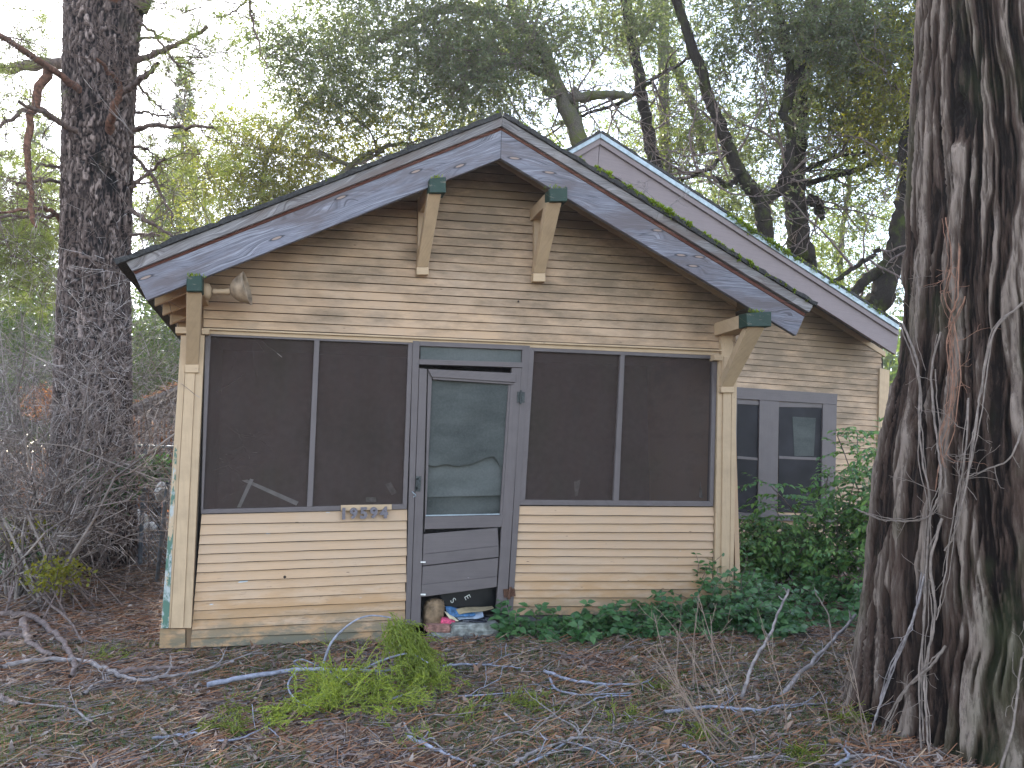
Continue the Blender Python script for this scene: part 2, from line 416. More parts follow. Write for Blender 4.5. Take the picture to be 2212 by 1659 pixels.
M['brick'] = plain('old_brick', (0.28, 0.15, 0.12), 0.95, var=0.4, sc=30, bs=0.8)
M['whitewash'] = plain('pale_rock', (0.72, 0.70, 0.66), 0.9, var=0.2, sc=12, bs=0.4)

def screen_mat():
    b = NB('insect_screen'); n = b.noise(b.coord('Object', (1, 1, 0.8)), 1.3, 4, 0.6)
    n2 = b.noise(b.coord('Object', (30, 1, 2)), 1.0, 3, 0.6)
    r = b.ramp(n, [(0.3, (0.044, 0.031, 0.025)), (0.5, (0.062, 0.041, 0.036)), (0.7, (0.047, 0.036, 0.026))])
    r = b.mix(b.ramp(n2, [(0.4, 0.0), (0.8, 0.35)]), r, (0.085, 0.075, 0.07))
    p = b.bsdf(r, 0.75, spec=0.2); t = b.n('BsdfTransparent'); t.inputs[0].default_value = (1, 1, 1, 1)
    m = b.n('MixShader'); m.inputs[0].default_value = 0.34; b.l(p, m.inputs[1]); b.l(t.outputs[0], m.inputs[2])
    return b.done(m.outputs[0])
M['screen'] = screen_mat()
def cloth_mat(name, c1, c2):
    b = NB(name); n = b.noise(b.coord('Object', (1, 1, 2.5)), 2.2, 5, 0.6); f = b.noise(b.coord('Object', (1, 1, 1)), 60, 2)
    r = b.ramp(n, [(0.3, c1), (0.62, c2)])
    r = b.mix(0.25, r, b.ramp(f, [(0.35, [x * 0.7 for x in c1]), (0.7, c2)]))
    return b.done(b.bsdf(r, 0.75, n, 0.35, 0.01, 0.2))
M['cloth'] = cloth_mat('grey_torn_screen', (0.042, 0.047, 0.045), (0.082, 0.088, 0.082))
M['cloth2'] = cloth_mat('grey_curtain', (0.075, 0.083, 0.078), (0.115, 0.12, 0.115))
def glass_mat():
    b = NB('dark_window_glass'); n = b.noise(b.coord(), 2.5, 3)
    return b.done(b.bsdf(b.ramp(n, [(0.35, (0.012, 0.011, 0.013)), (0.7, (0.028, 0.026, 0.031))]), 0.5, spec=0.12))
M['glass'] = glass_mat()

def ground_mat():
    b = NB('leaf_litter_ground'); ob = b.coord()
    n = b.noise(ob, 1.3, 6, 0.6); f = b.noise(ob, 34, 5, 0.7); m = b.noise(ob, 9, 5, 0.7)
    r = b.ramp(f, [(0.3, (0.012, 0.008, 0.006)), (0.48, (0.055, 0.034, 0.023)), (0.62, (0.12, 0.075, 0.05)), (0.78, (0.2, 0.15, 0.12))])
    r = b.mix(b.ramp(m, [(0.45, 0.0), (0.65, 0.7)]), r, (0.045, 0.026, 0.017))
    r = b.mix(b.ramp(n, [(0.55, 0.0), (0.75, 0.45)]), r, (0.055, 0.07, 0.025))
    return b.done(b.bsdf(r, 0.95, b.mix(0.5, f, m), 0.9, 0.03, 0.15))
M['ground'] = ground_mat()

def bark_mat(name, dark, mid, top, moss, moss_amt=0.35, side=None):
    b = NB(name); a = b.n('Attribute'); a.attribute_name = 'h'
    f = b.noise(b.coord('Object', (30, 30, 2.5)), 2.0, 5, 0.7); g = b.noise(b.coord('Object', (1, 1, 0.5)), 2.2, 4, 0.6)
    g3 = b.noise(b.coord('Object', (1, 1, 0.3)), 9, 3, 0.6)
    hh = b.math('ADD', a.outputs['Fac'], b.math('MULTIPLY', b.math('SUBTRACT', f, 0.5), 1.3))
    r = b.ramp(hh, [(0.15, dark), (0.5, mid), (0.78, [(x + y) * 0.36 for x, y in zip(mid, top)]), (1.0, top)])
    r = b.mix(b.ramp(g3, [(0.5, 0.0), (0.7, 0.5)]), r, [c * 0.6 for c in mid])
    r = b.mix(b.ramp(g, [(1 - moss_amt - 0.12, 0.0), (1 - moss_amt + 0.1, 0.75)]), r, moss)
    return b.done(b.bsdf(r, 0.9, f, 1.0, 0.012, 0.15))
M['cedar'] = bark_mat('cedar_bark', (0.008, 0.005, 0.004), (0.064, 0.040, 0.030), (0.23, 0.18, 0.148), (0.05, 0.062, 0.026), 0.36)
M['pine'] = bark_mat('pine_bark', (0.010, 0.008, 0.008), (0.095, 0.068, 0.06), (0.36, 0.28, 0.25), (0.05, 0.045, 0.03), 0.25)
def mossy(name, bark, moss, amt):
    b = NB(name); n = b.noise(b.coord('Object', (1, 1, 0.6)), 5, 5, 0.7); f = b.noise(b.coord(), 50, 4, 0.7)
    r = b.mix(b.ramp(f, [(0.35, 0.0), (0.7, 1.0)]), [x * 0.5 for x in bark], bark)
    r = b.mix(b.ramp(n, [(1 - amt - 0.08, 0.0), (1 - amt + 0.08, 0.9)]), r, b.mix(f, [x * 0.5 for x in moss], moss))
    return b.done(b.bsdf(r, 0.95, f, 0.8, 0.02, 0.1))
M['mossy_dark'] = mossy('mossy_dark_bark', (0.040, 0.032, 0.027), (0.075, 0.09, 0.02), 0.40)
M['mossy_pale'] = mossy('mossy_pale_bark', (0.20, 0.18, 0.15), (0.17, 0.19, 0.06), 0.5)
M['deadwood'] = plain('pine_dead_branch', (0.13, 0.09, 0.075), 0.9, var=0.5, sc=20, bs=0.5)
M['redbark'] = plain('reddish_pine_branch', (0.15, 0.075, 0.05), 0.9, var=0.5, sc=25, bs=0.5)
M['stick_blue'] = plain('grey_bare_stick', (0.25, 0.255, 0.305), 0.75, var=0.35, sc=30)
M['stick_brown'] = plain('brown_stick', (0.16, 0.12, 0.11), 0.85, var=0.45, sc=25)
M['stick_grey'] = plain('pale_grey_wood', (0.24, 0.21, 0.205), 0.85, var=0.4, sc=25)
M['straw'] = isl_mat('dry_stalks', [(0.28, 0.21, 0.15), (0.20, 0.14, 0.11), (0.33, 0.26, 0.19)])
M['vine'] = plain('dry_vine', (0.20, 0.16, 0.135), 0.8, var=0.3, sc=30)
M['vine_red'] = plain('reddish_vine', (0.25, 0.13, 0.085), 0.8, var=0.3, sc=30)
M['twig'] = isl_mat('bare_shrub_twigs', [(0.06, 0.048, 0.045), (0.28, 0.24, 0.225), (0.12, 0.095, 0.085), (0.44, 0.39, 0.36), (0.20, 0.155, 0.135), (0.05, 0.04, 0.036)])
M['oak_leaf'] = leaf_mat('live_oak_leaves', [(0.10, 0.130, 0.08), (0.14, 0.165, 0.105), (0.19, 0.20, 0.12), (0.12, 0.14, 0.10)], 0.5)
M['olive_leaf'] = leaf_mat('olive_green_leaves', [(0.11, 0.145, 0.055), (0.16, 0.19, 0.06), (0.21, 0.22, 0.06), (0.11, 0.14, 0.07)], 0.5)
M['yellow_leaf'] = leaf_mat('yellow_green_leaves', [(0.17, 0.18, 0.03), (0.24, 0.21, 0.03), (0.12, 0.14, 0.03), (0.3, 0.25, 0.04)], 0.5)
M['needle'] = leaf_mat('pine_needles', [(0.13, 0.17, 0.05), (0.20, 0.22, 0.06), (0.10, 0.13, 0.05), (0.25, 0.25, 0.08)], 0.35)
M['needle_dark'] = leaf_mat('conifer_needles', [(0.09, 0.12, 0.09), (0.12, 0.15, 0.11), (0.10, 0.12, 0.10)], 0.25, tcol=(1.2, 1.3, 0.9))
M['moss'] = leaf_mat('sunlit_roof_moss', [(0.16, 0.22, 0.02), (0.24, 0.29, 0.03), (0.10, 0.15, 0.02)], 0.5)
M['bracken'] = leaf_mat('dead_orange_leaves', [(0.34, 0.15, 0.06), (0.46, 0.23, 0.09), (0.20, 0.10, 0.05), (0.55, 0.38, 0.22)], 0.5, tcol=(1.3, 1.0, 0.8))
M['green_mass'] = leaf_mat('green_background_leaves', [(0.05, 0.09, 0.03), (0.09, 0.13, 0.04), (0.14, 0.17, 0.06), (0.06, 0.085, 0.04)], 0.45)
M['cedar_spray'] = leaf_mat('cedar_spray_green', [(0.18, 0.24, 0.045), (0.27, 0.31, 0.055), (0.36, 0.37, 0.07), (0.12, 0.17, 0.045)], 0.4)
M['ivy'] = obj_leaf_mat('glossy_vine_leaves', [(0.03, 0.085, 0.03), (0.055, 0.14, 0.045), (0.095, 0.19, 0.065), (0.04, 0.11, 0.045), (0.07, 0.15, 0.05)])
M['nandina'] = obj_leaf_mat('bamboo_like_leaves', [(0.05, 0.14, 0.045), (0.10, 0.20, 0.055), (0.17, 0.28, 0.065), (0.06, 0.14, 0.055)])
M['litter_needles'] = isl_mat('fallen_needles', [(0.20, 0.085, 0.045), (0.30, 0.14, 0.07), (0.09, 0.05, 0.035), (0.38, 0.27, 0.18), (0.15, 0.07, 0.04)])
M['litter_twigs'] = isl_mat('fallen_twigs', [(0.19, 0.165, 0.165), (0.12, 0.09, 0.08), (0.32, 0.28, 0.27), (0.09, 0.06, 0.05)])
M['litter_leaves'] = isl_mat('fallen_leaves', [(0.12, 0.07, 0.05), (0.20, 0.14, 0.11), (0.05, 0.03, 0.025), (0.26, 0.195, 0.155), (0.20, 0.10, 0.055), (0.36, 0.30, 0.26), (0.09, 0.055, 0.045)])
M['grass'] = leaf_mat('thin_grass', [(0.05, 0.10, 0.035), (0.09, 0.15, 0.04), (0.14, 0.2, 0.06), (0.09, 0.13, 0.08)], 0.3)

# ================================================================== THE GROUND
def build_ground():
    xs = np.concatenate([[-260, -120, -60, -35, -22], np.arange(-15, 18, 0.16), [20, 25, 35, 60, 120, 260]])
    ys = np.concatenate([[-60, -30, -15, -9], np.arange(-7, 16, 0.16), [18, 22, 30, 45, 70, 120, 260]])
    X, Y = np.meshgrid(xs, ys, indexing='ij'); Z = gz(X, Y)
    V = np.stack([X, Y, Z], -1).reshape(-1, 3); ny = len(ys)
    i, j = np.meshgrid(np.arange(len(xs) - 1), np.arange(ny - 1), indexing='ij'); a = (i * ny + j)
    F = np.stack([a, a + ny, a + ny + 1, a + 1], -1).reshape(-1, 4)
    o = obj('ground', mesh_np(V, F, smooth=True), M['ground']); o['kind'] = 'structure'; o['label'] = 'brown forest floor strewn with needles and twigs'
build_ground()

# ================================================================== THE COTTAGE
house = empty('cottage', (0, 0, 0), 'small beige clapboard cottage with purple-grey screened porch and sagging gable roof', 'cottage')
YF = -0.46                                        # front face of the rake boards
apex_u = P(1083, 273, YF); left_u = P(287, 585, YF); right_u = P(1741, 678, YF)
def roof_z(x):                                    # underside of the roof deck above x
    if x < apex_u[0]: t = (x - left_u[0]) / (apex_u[0] - left_u[0]); return left_u[2] * (1 - t) + apex_u[2] * t
    t = (x - apex_u[0]) / (right_u[0] - apex_u[0]); return apex_u[2] * (1 - t) + right_u[2] * t
def roof_x(z, side):
    e = left_u if side < 0 else right_u
    t = (z - apex_u[2]) / (e[2] - apex_u[2]); return apex_u[0] + t * (e[0] - apex_u[0])

def clapboard(tl, tr, br, bl, y0, mt, lip=0.016, thick=0.012, name='siding_board', groove=0.006, gap=0.0035):
    """world corners on the wall plane; bottom edge proud, thin groove left under the board"""
    n = 9
    V = []; jz = rng.normal(size=n) * 0.0010; jy = rng.normal(size=n) * 0.0008
    for i in range(n):
        t = i / (n - 1); T = tl * (1 - t) + tr * t; B = bl * (1 - t) + br * t
        V.append((T[0], y0 - 0.003 + jy[i], T[2] - gap)); V.append((B[0], y0 - lip + jy[i], B[2] + groove * 0.5 + jz[i]))
        V.append((B[0], y0 - lip + thick, B[2] + groove * 0.5 + jz[i])); V.append((T[0], y0 + 0.008, T[2] - gap))
    F = []
    for i in range(n - 1):
        a, b = i * 4, i * 4 + 4
        F += [(a, b, b + 1, a + 1), (a + 1, b + 1, b + 2, a + 2), (a + 2, b + 2, b + 3, a + 3), (a + 3, b + 3, b, a)]
    F += [(0, 1, 2, 3), ((n - 1) * 4 + 3, (n - 1) * 4 + 2, (n - 1) * 4 + 1, (n - 1) * 4)]
    me = bpy.data.meshes.new('m'); me.from_pydata(V, [], F); l = me.uv_layers.new(name='UVMap')
    ou, ov = random.random() * 40, random.random() * 40
    for lp in me.loops:
        v = V[lp.vertex_index]; l.data[lp.index].uv = (v[0] - tl[0] + ou, v[2] - bl[2] + v[1] + ov)
    me.update(); return part(name, me, mt, house)

# --- gable siding
NB_G = 24
for k in range(NB_G):
    def ln(kk, x):
        yl = 708 - 18.9 * kk; yr = 756 - 17.1 * kk; return yl + (yr - yl) * (x - 440) / 1145
    def row(x0, x1):
        tl = P(x0, ln(k + 1, x0), 0); tr = P(x1, ln(k + 1, x1), 0); bl = P(x0, ln(k, x0), 0); br = P(x1, ln(k, x1), 0); return tl, tr, br, bl
    tl, tr, br, bl = row(440, 1588)
    # clip to the roof line
    def clip(p, q, side):                         # p->q runs along the board; move the end at `side` under the roof
        e = p if side < 0 else q
        d = q - p
        lo, hi = 0.0, 1.0
        f = lambda t: roof_z((p + d * t)[0]) - (p + d * t)[2]
        ts = np.linspace(0, 1, 200); ok = [t for t in ts if f(t) > 0.0]
        if not ok: return None
        return p + d * (min(ok) if side < 0 else max(ok))
    ntl, nbl, ntr, nbr = clip(tl, tr, -1), clip(bl, br, -1), clip(tl, tr, 1), clip(bl, br, 1)
    if nbl is None: continue
    if ntl is None: ntl = ntr = (nbl + nbr) / 2 + (tl - bl)
    clapboard(ntl, ntr, nbr, nbl, 0.0, M['siding'], lip=0.015, gap=0.001)
# --- siding below the screens, left and right of the door
yL = [1110.5, 1132.5, 1155.5, 1176, 1197, 1217.3, 1237, 1258, 1278, 1298.7, 1318.8, 1339, 1360, 1378.6, 1398]
yR = [1099.6, 1124.8, 1144, 1162.6, 1182.4, 1200.4, 1218.4, 1238.2, 1258, 1277.8, 1297.6, 1316.7, 1337.2, 1360.6, 1381]
for k in range(14):
    def xl(y): return 436 + (412 - 436) * (y - 1110) / 287
    def xr(y): return 879.5 + (874 - 879.5) * (y - 1100) / 280
    dj = random.uniform(-1.6, 1.0)
    clapboard(P(xl(yL[k]), yL[k], 0), P(xr(yR[k]) + dj, yR[k], 0), P(xr(yR[k + 1]) + dj, yR[k + 1], 0), P(xl(yL[k + 1]), yL[k + 1], 0), 0.0, M['siding_low'], lip=0.02)
yl2 = [1092.4, 1112.2, 1131.3, 1149, 1166.2, 1184.2, 1201.5, 1219, 1237, 1255, 1274, 1291, 1310, 1328.5]
yr2 = [1095, 1115, 1131.5, 1150, 1168.4, 1186, 1203, 1220.2, 1237.2, 1255, 1272.5, 1290.5, 1308.5, 1326]
for k in range(13):
    def xl(y): return 1119.5 + (1106 - 1119.5) * (y - 1092) / 236
    def xr(y): return 1541 + (1535 - 1541) * (y - 1095) / 230
    dj = random.uniform(-1.2, 1.2)
    clapboard(P(xl(yl2[k]) + dj, yl2[k], 0), P(xr(yr2[k]), yr2[k], 0), P(xr(yr2[k + 1]), yr2[k + 1], 0), P(xl(yl2[k + 1]) + dj, yl2[k + 1], 0), 0.0, M['siding_right'], lip=0.02)
# foundation sills
plank('sill_board', [(412, 1398), (874, 1381), (874, 1398), (412, 1412)], 0.012, 0.1, M['upper'], house)
plank('sill_board', [(1106, 1328), (1536, 1326), (1536, 1352), (1106, 1352)], 0.012, 0.1, M['upper'], house)
# backing sheathing behind the boards (dark, keeps joints black)
plank('sheathing', [(440, 712), (1586, 762), (1585, 745), (440, 696)][::1], 0.03, 0.02, M['dark'], house)
lx, rx = P(440, 700, 0.01)[0], P(1588, 700, 0.01)[0]
zb = P(1000, 735, 0.01)[2] - 0.1
zl_, zr_ = P(440, 716, 0.01)[2], P(1588, 764, 0.01)[2]; zm_ = zl_ + (zr_ - zl_) * (apex_u[0] - lx) / (rx - lx)
for (xa, xb, za, zb_) in ((lx, apex_u[0], zl_, zm_), (apex_u[0], rx, zm_, zr_)):
    f = [(xa, 0.012, roof_z(xa) - 0.01), (xb, 0.012, roof_z(xb) - 0.01), (xb, 0.012, zb_), (xa, 0.012, za)]
    hexa3('gable_wall', f, [(p[0], 0.05, p[2]) for p in f], M['dark'], house, bev=0)
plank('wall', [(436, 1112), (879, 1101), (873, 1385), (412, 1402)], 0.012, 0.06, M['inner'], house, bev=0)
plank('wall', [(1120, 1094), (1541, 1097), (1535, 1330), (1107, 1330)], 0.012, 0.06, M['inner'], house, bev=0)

# --- head trim above the screens
plank('head_trim', [(440, 708), (1560, 755), (1560, 759), (440, 712)], -0.045, 0.05, M['beige'], house)
plank('head_trim', [(448, 712.5), (1556, 759.5), (1553, 768), (446, 721)], -0.022, 0.03, M['beige'], house)

# --- the screened openings
def screened(outer, opens, mull, name_label):
    (TL, TR, BR, BL) = outer
    allq = []
    first = opens[0]; last = opens[-1]
    top = [TL, TR, last[1], first[0]]; bot = [first[3], last[2], BR, BL]
    lef = [TL, first[0], first[3], BL]; rig = [last[1], TR, BR, last[2]]
    Vs, Fs = [], []
    fr = plank('screen_frame', top, -0.018, 0.05, M['trim'], house)
    fr['label'] = name_label
    for q, nme in ((bot, 'frame_rail'), (lef, 'frame_stile'), (rig, 'frame_stile')) :
        plank(nme, q, -0.018, 0.05, M['trim'], fr)
    for i in range(len(opens) - 1):
        a, b = opens[i], opens[i + 1]
        plank('mullion', [a[1], b[0], b[3], a[2]], -0.0185, 0.045, M['trim'], fr)
    for q in opens:
        f = [P(x, y, 0.004) for x, y in q]
        n = 14; V = []; 
        for i in range(n + 1):
            for j in range(n + 1):
                s, t = i / n, j / n
                p = (f[0] * (1 - s) + f[1] * s) * (1 - t) + (f[3] * (1 - s) + f[2] * s) * t
                wv = 0.006 * math.sin(s * 3.1) * math.sin(t * 3.1) * (1 + 0.6 * math.sin(s * 9 + t * 4))
                V.append((p[0], p[1] + wv + 0.002, p[2]))
        F = [(i * (n + 1) + j, (i + 1) * (n + 1) + j, (i + 1) * (n + 1) + j + 1, i * (n + 1) + j + 1) for i in range(n) for j in range(n)]
        part('screen', mesh_np(V, F, smooth=True), M['screen'], fr)
    return fr
O1 = [(455, 726), (679, 734.5), (663, 1095), (438.6, 1100.5)]; O2 = [(690.6, 735.5), (882, 744), (870, 1089), (675, 1094)]
screened([(444, 715), (892, 733), (879, 1100), (434, 1110)], [O1, O2], None, 'left pair of dark porch screens')
O3 = [(1154, 758.6), (1340.6, 766), (1325, 1081.6), (1134.5, 1079.7)]; O4 = [(1350, 766.6), (1540, 775.4), (1533.3, 1082.6), (1337, 1081.8)]
screened([(1143, 746), (1550, 765), (1541, 1094), (1121, 1091)], [O3, O4], None, 'right pair of dark porch screens')

# --- door surround
plank('door_jamb', [(892, 736), (907, 737), (886, 1349), (876, 1349)], -0.026, 0.08, M['trim'], house)
plank('door_jamb', [(1129, 746), (1145, 747), (1108, 1322), (1097, 1322)], -0.024, 0.08, M['trim'], house)
plank('door_head', [(907, 737), (1129, 746), (1129, 756), (907, 747)], -0.024, 0.06, M['trim'], house)
plank('transom_rail', [(905.6, 776), (1129.6, 783), (1129.6, 794), (905.6, 787)], -0.03, 0.07, M['trim'], house)
plank('transom_pane', [(908, 745), (1128, 754), (1128, 784), (908, 777)], 0.0, 0.01, M['cloth2'], house, bev=0)
# --- the warped screen door
door = plank('screen_door', [(906, 795), (922.5, 797), (908, 1350), (887, 1349)], -0.022, 0.035, M['trim'], house)
door['label'] = 'warped screen door hanging askew with a torn screen'
plank('door_stile', [(924.5, 799), (934, 799), (921, 1116), (917, 1150)], -0.014, 0.03, M['trim'], door)
plank('door_stile', [(1106, 794), (1127.5, 795), (1094.5, 1318), (1072, 1322)], -0.02, 0.035, M['trim'], door)
plank('door_stile', [(1099, 825), (1106.5, 822), (1086, 1114), (1080, 1113)], -0.012, 0.02, M['trim'], door)
plank('top_rail', [(924, 797), (1113, 806), (1113, 826), (933, 814)], -0.036, 0.03, M['trim'], door)
plank('top_rail', [(935, 814), (1109, 826.5), (1109, 831), (935, 819.5)], -0.026, 0.02, M['trim'], door)
plank('middle_rail', [(918, 1116), (1086, 1113), (1084, 1138.5), (917, 1143.5)], -0.025, 0.03, M['trim'], door)
plank('glazing_bead', [(920, 1112.5), (1080, 1109.5), (1080, 1112), (920, 1115.5)], -0.027, 0.02, M['edge_metal'], door)
plank('door_panel', [(915, 1154), (1075, 1140), (1077, 1179), (914, 1197)], -0.016, 0.02, M['trim'], door)
plank('door_panel', [(914, 1197.5), (1077, 1179.5), (1077.5, 1203), (912.5, 1222)], -0.020, 0.02, M['trim'], door)
plank('door_panel', [(913, 1224), (1077, 1205), (1074, 1245), (911, 1263)], -0.014, 0.02, M['trim'], door)
plank('door_panel', [(911, 1263.5), (1074, 1245.5), (1073, 1268), (910, 1290)], -0.019, 0.02, M['trim'], door)
for yy in (1213, 1283):                            # pale bolts showing at the left edge of the panels
    plank('door_bolt', [(909, yy), (919.5, yy), (919.5, yy + 3), (909, yy + 3)], -0.032, 0.02, M['whitewash'], door, bev=0)
# torn screen: an upper sheet with a ragged lower edge over a pale curtain
def sheet(name, f, mt, rag=None, n=40, m=30, amp=0.008, parent=door):
    V = []
    for i in range(n + 1):
        s = i / n
        for j in range(m + 1):
            t = j / m
            if rag: t *= rag(s)
            p = (f[0] * (1 - s) + f[1] * s) * (1 - t) + (f[3] * (1 - s) + f[2] * s) * t
            wv = amp * (math.sin(s * 5 + t * 7) + 0.8 * math.sin(t * 17 + s * 3)) * 0.6 + amp * 2.2 * (float(vn(s * 3, t * 5, 9)) - 0.5)
            V.append((p[0], p[1] + wv, p[2]))
    F = [(i * (m + 1) + j, (i + 1) * (m + 1) + j, (i + 1) * (m + 1) + j + 1, i * (m + 1) + j + 1) for i in range(n) for j in range(m)]
    return part(name, mesh_np(V, F, smooth=True), mt, parent)
G = [(933, 820), (1102, 830), (1080, 1114), (919, 1117)]
def rag(s): 
    r = 0.625 + 0.008 * math.sin(s * 20)
    if s > 0.55: r -= 0.062 * min(1, (s - 0.55) / 0.18)
    if s > 0.86: r += 0.09 * (s - 0.86) / 0.14
    return r + 0.006 * (float(vn(s * 30, 0.5, 2)) - 0.5)
sheet('torn_screen', [P(x, y, 0.004) for x, y in G], M['cloth'], rag, amp=0.007)
sheet('curtain', [P(x, y, 0.036) for x, y in [(925, 960), (1093, 962), (1082, 1070), (920, 1074)]], M['cloth2'], None, amp=0.004)
sheet('lower_curtain', [P(x, y, 0.058) for x, y in [(924, 1010), (1092, 1010), (1080, 1116), (918, 1118)]], M['cloth'], None, amp=0.005)
# hinges, latch
hg = plank('hinge', [(1118, 846), (1134, 847), (1133, 870), (1117, 869)], -0.030, 0.006, M['metal_dark'], house, bev=0.001)
a, b_ = P(1125.5, 843, -0.034), P(1124.5, 873, -0.034)
V, F = tube(np.linspace(a, b_, 6), 0.0085, 8); part('hinge_pin', mesh_np(V, F, smooth=True), M['metal_dark'], hg)
hg2 = plank('hinge', [(1087, 1273), (1112, 1271), (1114, 1288), (1089, 1291)], -0.032, 0.006, M['rust'], house, bev=0.001)
a, b_ = P(1103, 1268, -0.045), P(1099, 1294, -0.045)
V, F = tube(np.linspace(a, b_, 6), 0.013, 8, jit=0.5); part('hinge_pin', mesh_np(V, F, smooth=True), M['rust'], hg2)
lt = plank('door_latch', [(899, 1028), (910, 1029), (908, 1062), (897, 1061)], -0.028, 0.006, M['metal_dark'], house, bev=0.001)
V, F = tube(smooth_path([P(901, 1034, -0.03), P(904, 1036, -0.075), P(901, 1052, -0.078), P(900, 1057, -0.03)], 5), 0.006, 7)
part('pull_handle', mesh_np(V, F, smooth=True), M['metal_dark'], lt)
V, F = tube(smooth_path([P(890, 1062, -0.03), P(894, 1066, -0.05), P(898, 1070, -0.045), P(893, 1074, -0.04)], 5), 0.004, 6)
part('hook', mesh_np(V, F, smooth=True), M['edge_metal'], lt)

for hx, hy, hr in ((615, 1246.5, 3.0), (1120, 651, 2.4)):        # small dark discs on the boards, painted for the shade inside holes
    c = P(hx, hy, -0.021); rr_ = hr / FPX * 5.7; V, F = tube([c, c + np.array([0, .004, 0]), c + np.array([0, .02, 0])], [rr_, rr_, rr_ * .3], 10)
    n_ = len(V); V = np.vstack([V, c]); F = np.vstack([F, [(k, (k + 1) % 10, n_, n_) for k in range(10)]])
    me = bpy.data.meshes.new('m'); me.from_pydata([tuple(v) for v in V], [], [tuple(f[:3]) if f[2] == f[3] else tuple(f) for f in F.tolist()]); part('hole', me, M['dark'], house)
# --- corner posts
pl_ = plank('corner_post', [(391, 724), (404, 724), (368, 1357), (349, 1357)], -0.055, 0.10, M['beige'], house); pl_['label'] = 'left corner post with green paint peeling on its outer edge'
plank('corner_board', [(404.5, 724), (425, 724), (396, 1357), (368.5, 1357)], -0.062, 0.09, M['beige'], pl_)
plank('corner_board', [(425.5, 724), (442, 724), (413, 1357), (396.5, 1357)], -0.052, 0.09, M['beige'], pl_)
plank('peeling_edge', [(378, 960), (383, 960), (364, 1357), (347.5, 1357)], -0.06, 0.08, M['peel'], pl_, bev=0)
plank('post_block', [(345.6, 1358.5), (400, 1358.5), (400, 1400), (344, 1400)], -0.03, 0.12, M['siding_low'], pl_)
plank('gap_shade', [(413, 1357), (436, 1112), (441, 1112), (424, 1357)], 0.02, 0.03, M['dark'], pl_, bev=0)  # dark strip set here in place of the shade in the gap
plank('post_cap', [(379, 706), (403, 706), (403, 720), (379, 720)], -0.09, 0.10, M['beige'], pl_)
plank('post_cap', [(436, 709), (452, 709), (452, 722), (436, 722)], -0.075, 0.08, M['beige'], pl_)
pr_ = plank('corner_post', [(1552, 770), (1563, 770), (1557, 1322), (1543, 1322)], -0.035, 0.08, M['beige'], house)
plank('corner_board', [(1563.5, 770), (1581, 770), (1575, 1330), (1557.5, 1330)], -0.05, 0.09, M['beige'], pr_)
plank('corner_board', [(1581.5, 770), (1593, 770), (1583, 1330), (1575.5, 1330)], -0.042, 0.09, M['beige'], pr_)
plank('post_cap', [(1543, 765), (1561, 766), (1561, 779), (1543, 778)], -0.08, 0.08, M['beige'], pr_)
# --- rake boards
barge_l = [(287, 585), (1083, 273), (1081.2, 342), (317, 649)]
barge_r = [(1083.6, 273), (1740.5, 678), (1720, 725), (1081.8, 342)]
bl_ = plank('rake_board', barge_l, YF, 0.04, M['barge'], house, bev=0.003); br_ = plank('rake_board', barge_r, YF, 0.04, M['barge'], house, bev=0.003)
plank('red_strip', [(288, 586), (1083, 273), (1083, 281), (291, 592)], YF - 0.006, 0.02, M['redwood'], house)
plank('red_strip', [(1083.6, 273), (1741, 678), (1738, 684), (1083.4, 281)], YF - 0.006, 0.02, M['redwood'], house)
plank('upper_rake_board', [(272, 566), (1085, 253), (1083.5, 272), (285.5, 585.5)], YF - 0.03, 0.05, M['upper'], house)
plank('upper_rake_board', [(1085.6, 253), (1757, 659.5), (1748, 675), (1084.1, 272)], YF - 0.03, 0.05, M['upper'], house)
# --- roof slabs (shingled, uneven front edge)
def roof_slab(e0, e1, y0, y1, off, th, nm='roof', over=0.05, n=60):
    e0 = np.array(e0, float); e1 = np.array(e1, float); d = nrm(e1 - e0)
    e1 = e1 + d * over
    nn = np.array([-d[2], 0, d[0]]); nn = nn if nn[2] > 0 else -nn
    V = []
    for i in range(n + 1):
        t = i / n; p = e0 * (1 - t) + e1 * t
        yy = y0 + rng.normal() * 0.006; h = off + th + rng.normal() * 0.0035 + (0.006 if i % 4 < 2 else 0)
        for (y, hh) in ((yy, off), (yy, h), (y1, h), (y1, off)):
            q = p + nn * hh; V.append((q[0], y, q[2]))
    F = []
    for i in range(n):
        a, b = i * 4, i * 4 + 4
        F += [(a, b, b + 1, a + 1), (a + 1, b + 1, b + 2, a + 2), (a + 2, b + 2, b + 3, a + 3), (a + 3, b + 3, b, a)]
    F += [(0, 1, 2, 3), (n * 4 + 3, n * 4 + 2, n * 4 + 1, n * 4)]
    me = bpy.data.meshes.new('m'); me.from_pydata(V, [], F); me.update()
    return part(nm, me, M['shingle'], house)
ap = P(1085.3, 253, YF - 0.03); lf = P(272, 566, YF - 0.03); rt = P(1757, 659.5, YF - 0.03)
roof_slab(ap, lf, YF - 0.05, 2.75, 0.002, 0.03, over=0.06); roof_slab(ap, rt, YF - 0.05, 2.6, 0.002, 0.03, over=0.02)
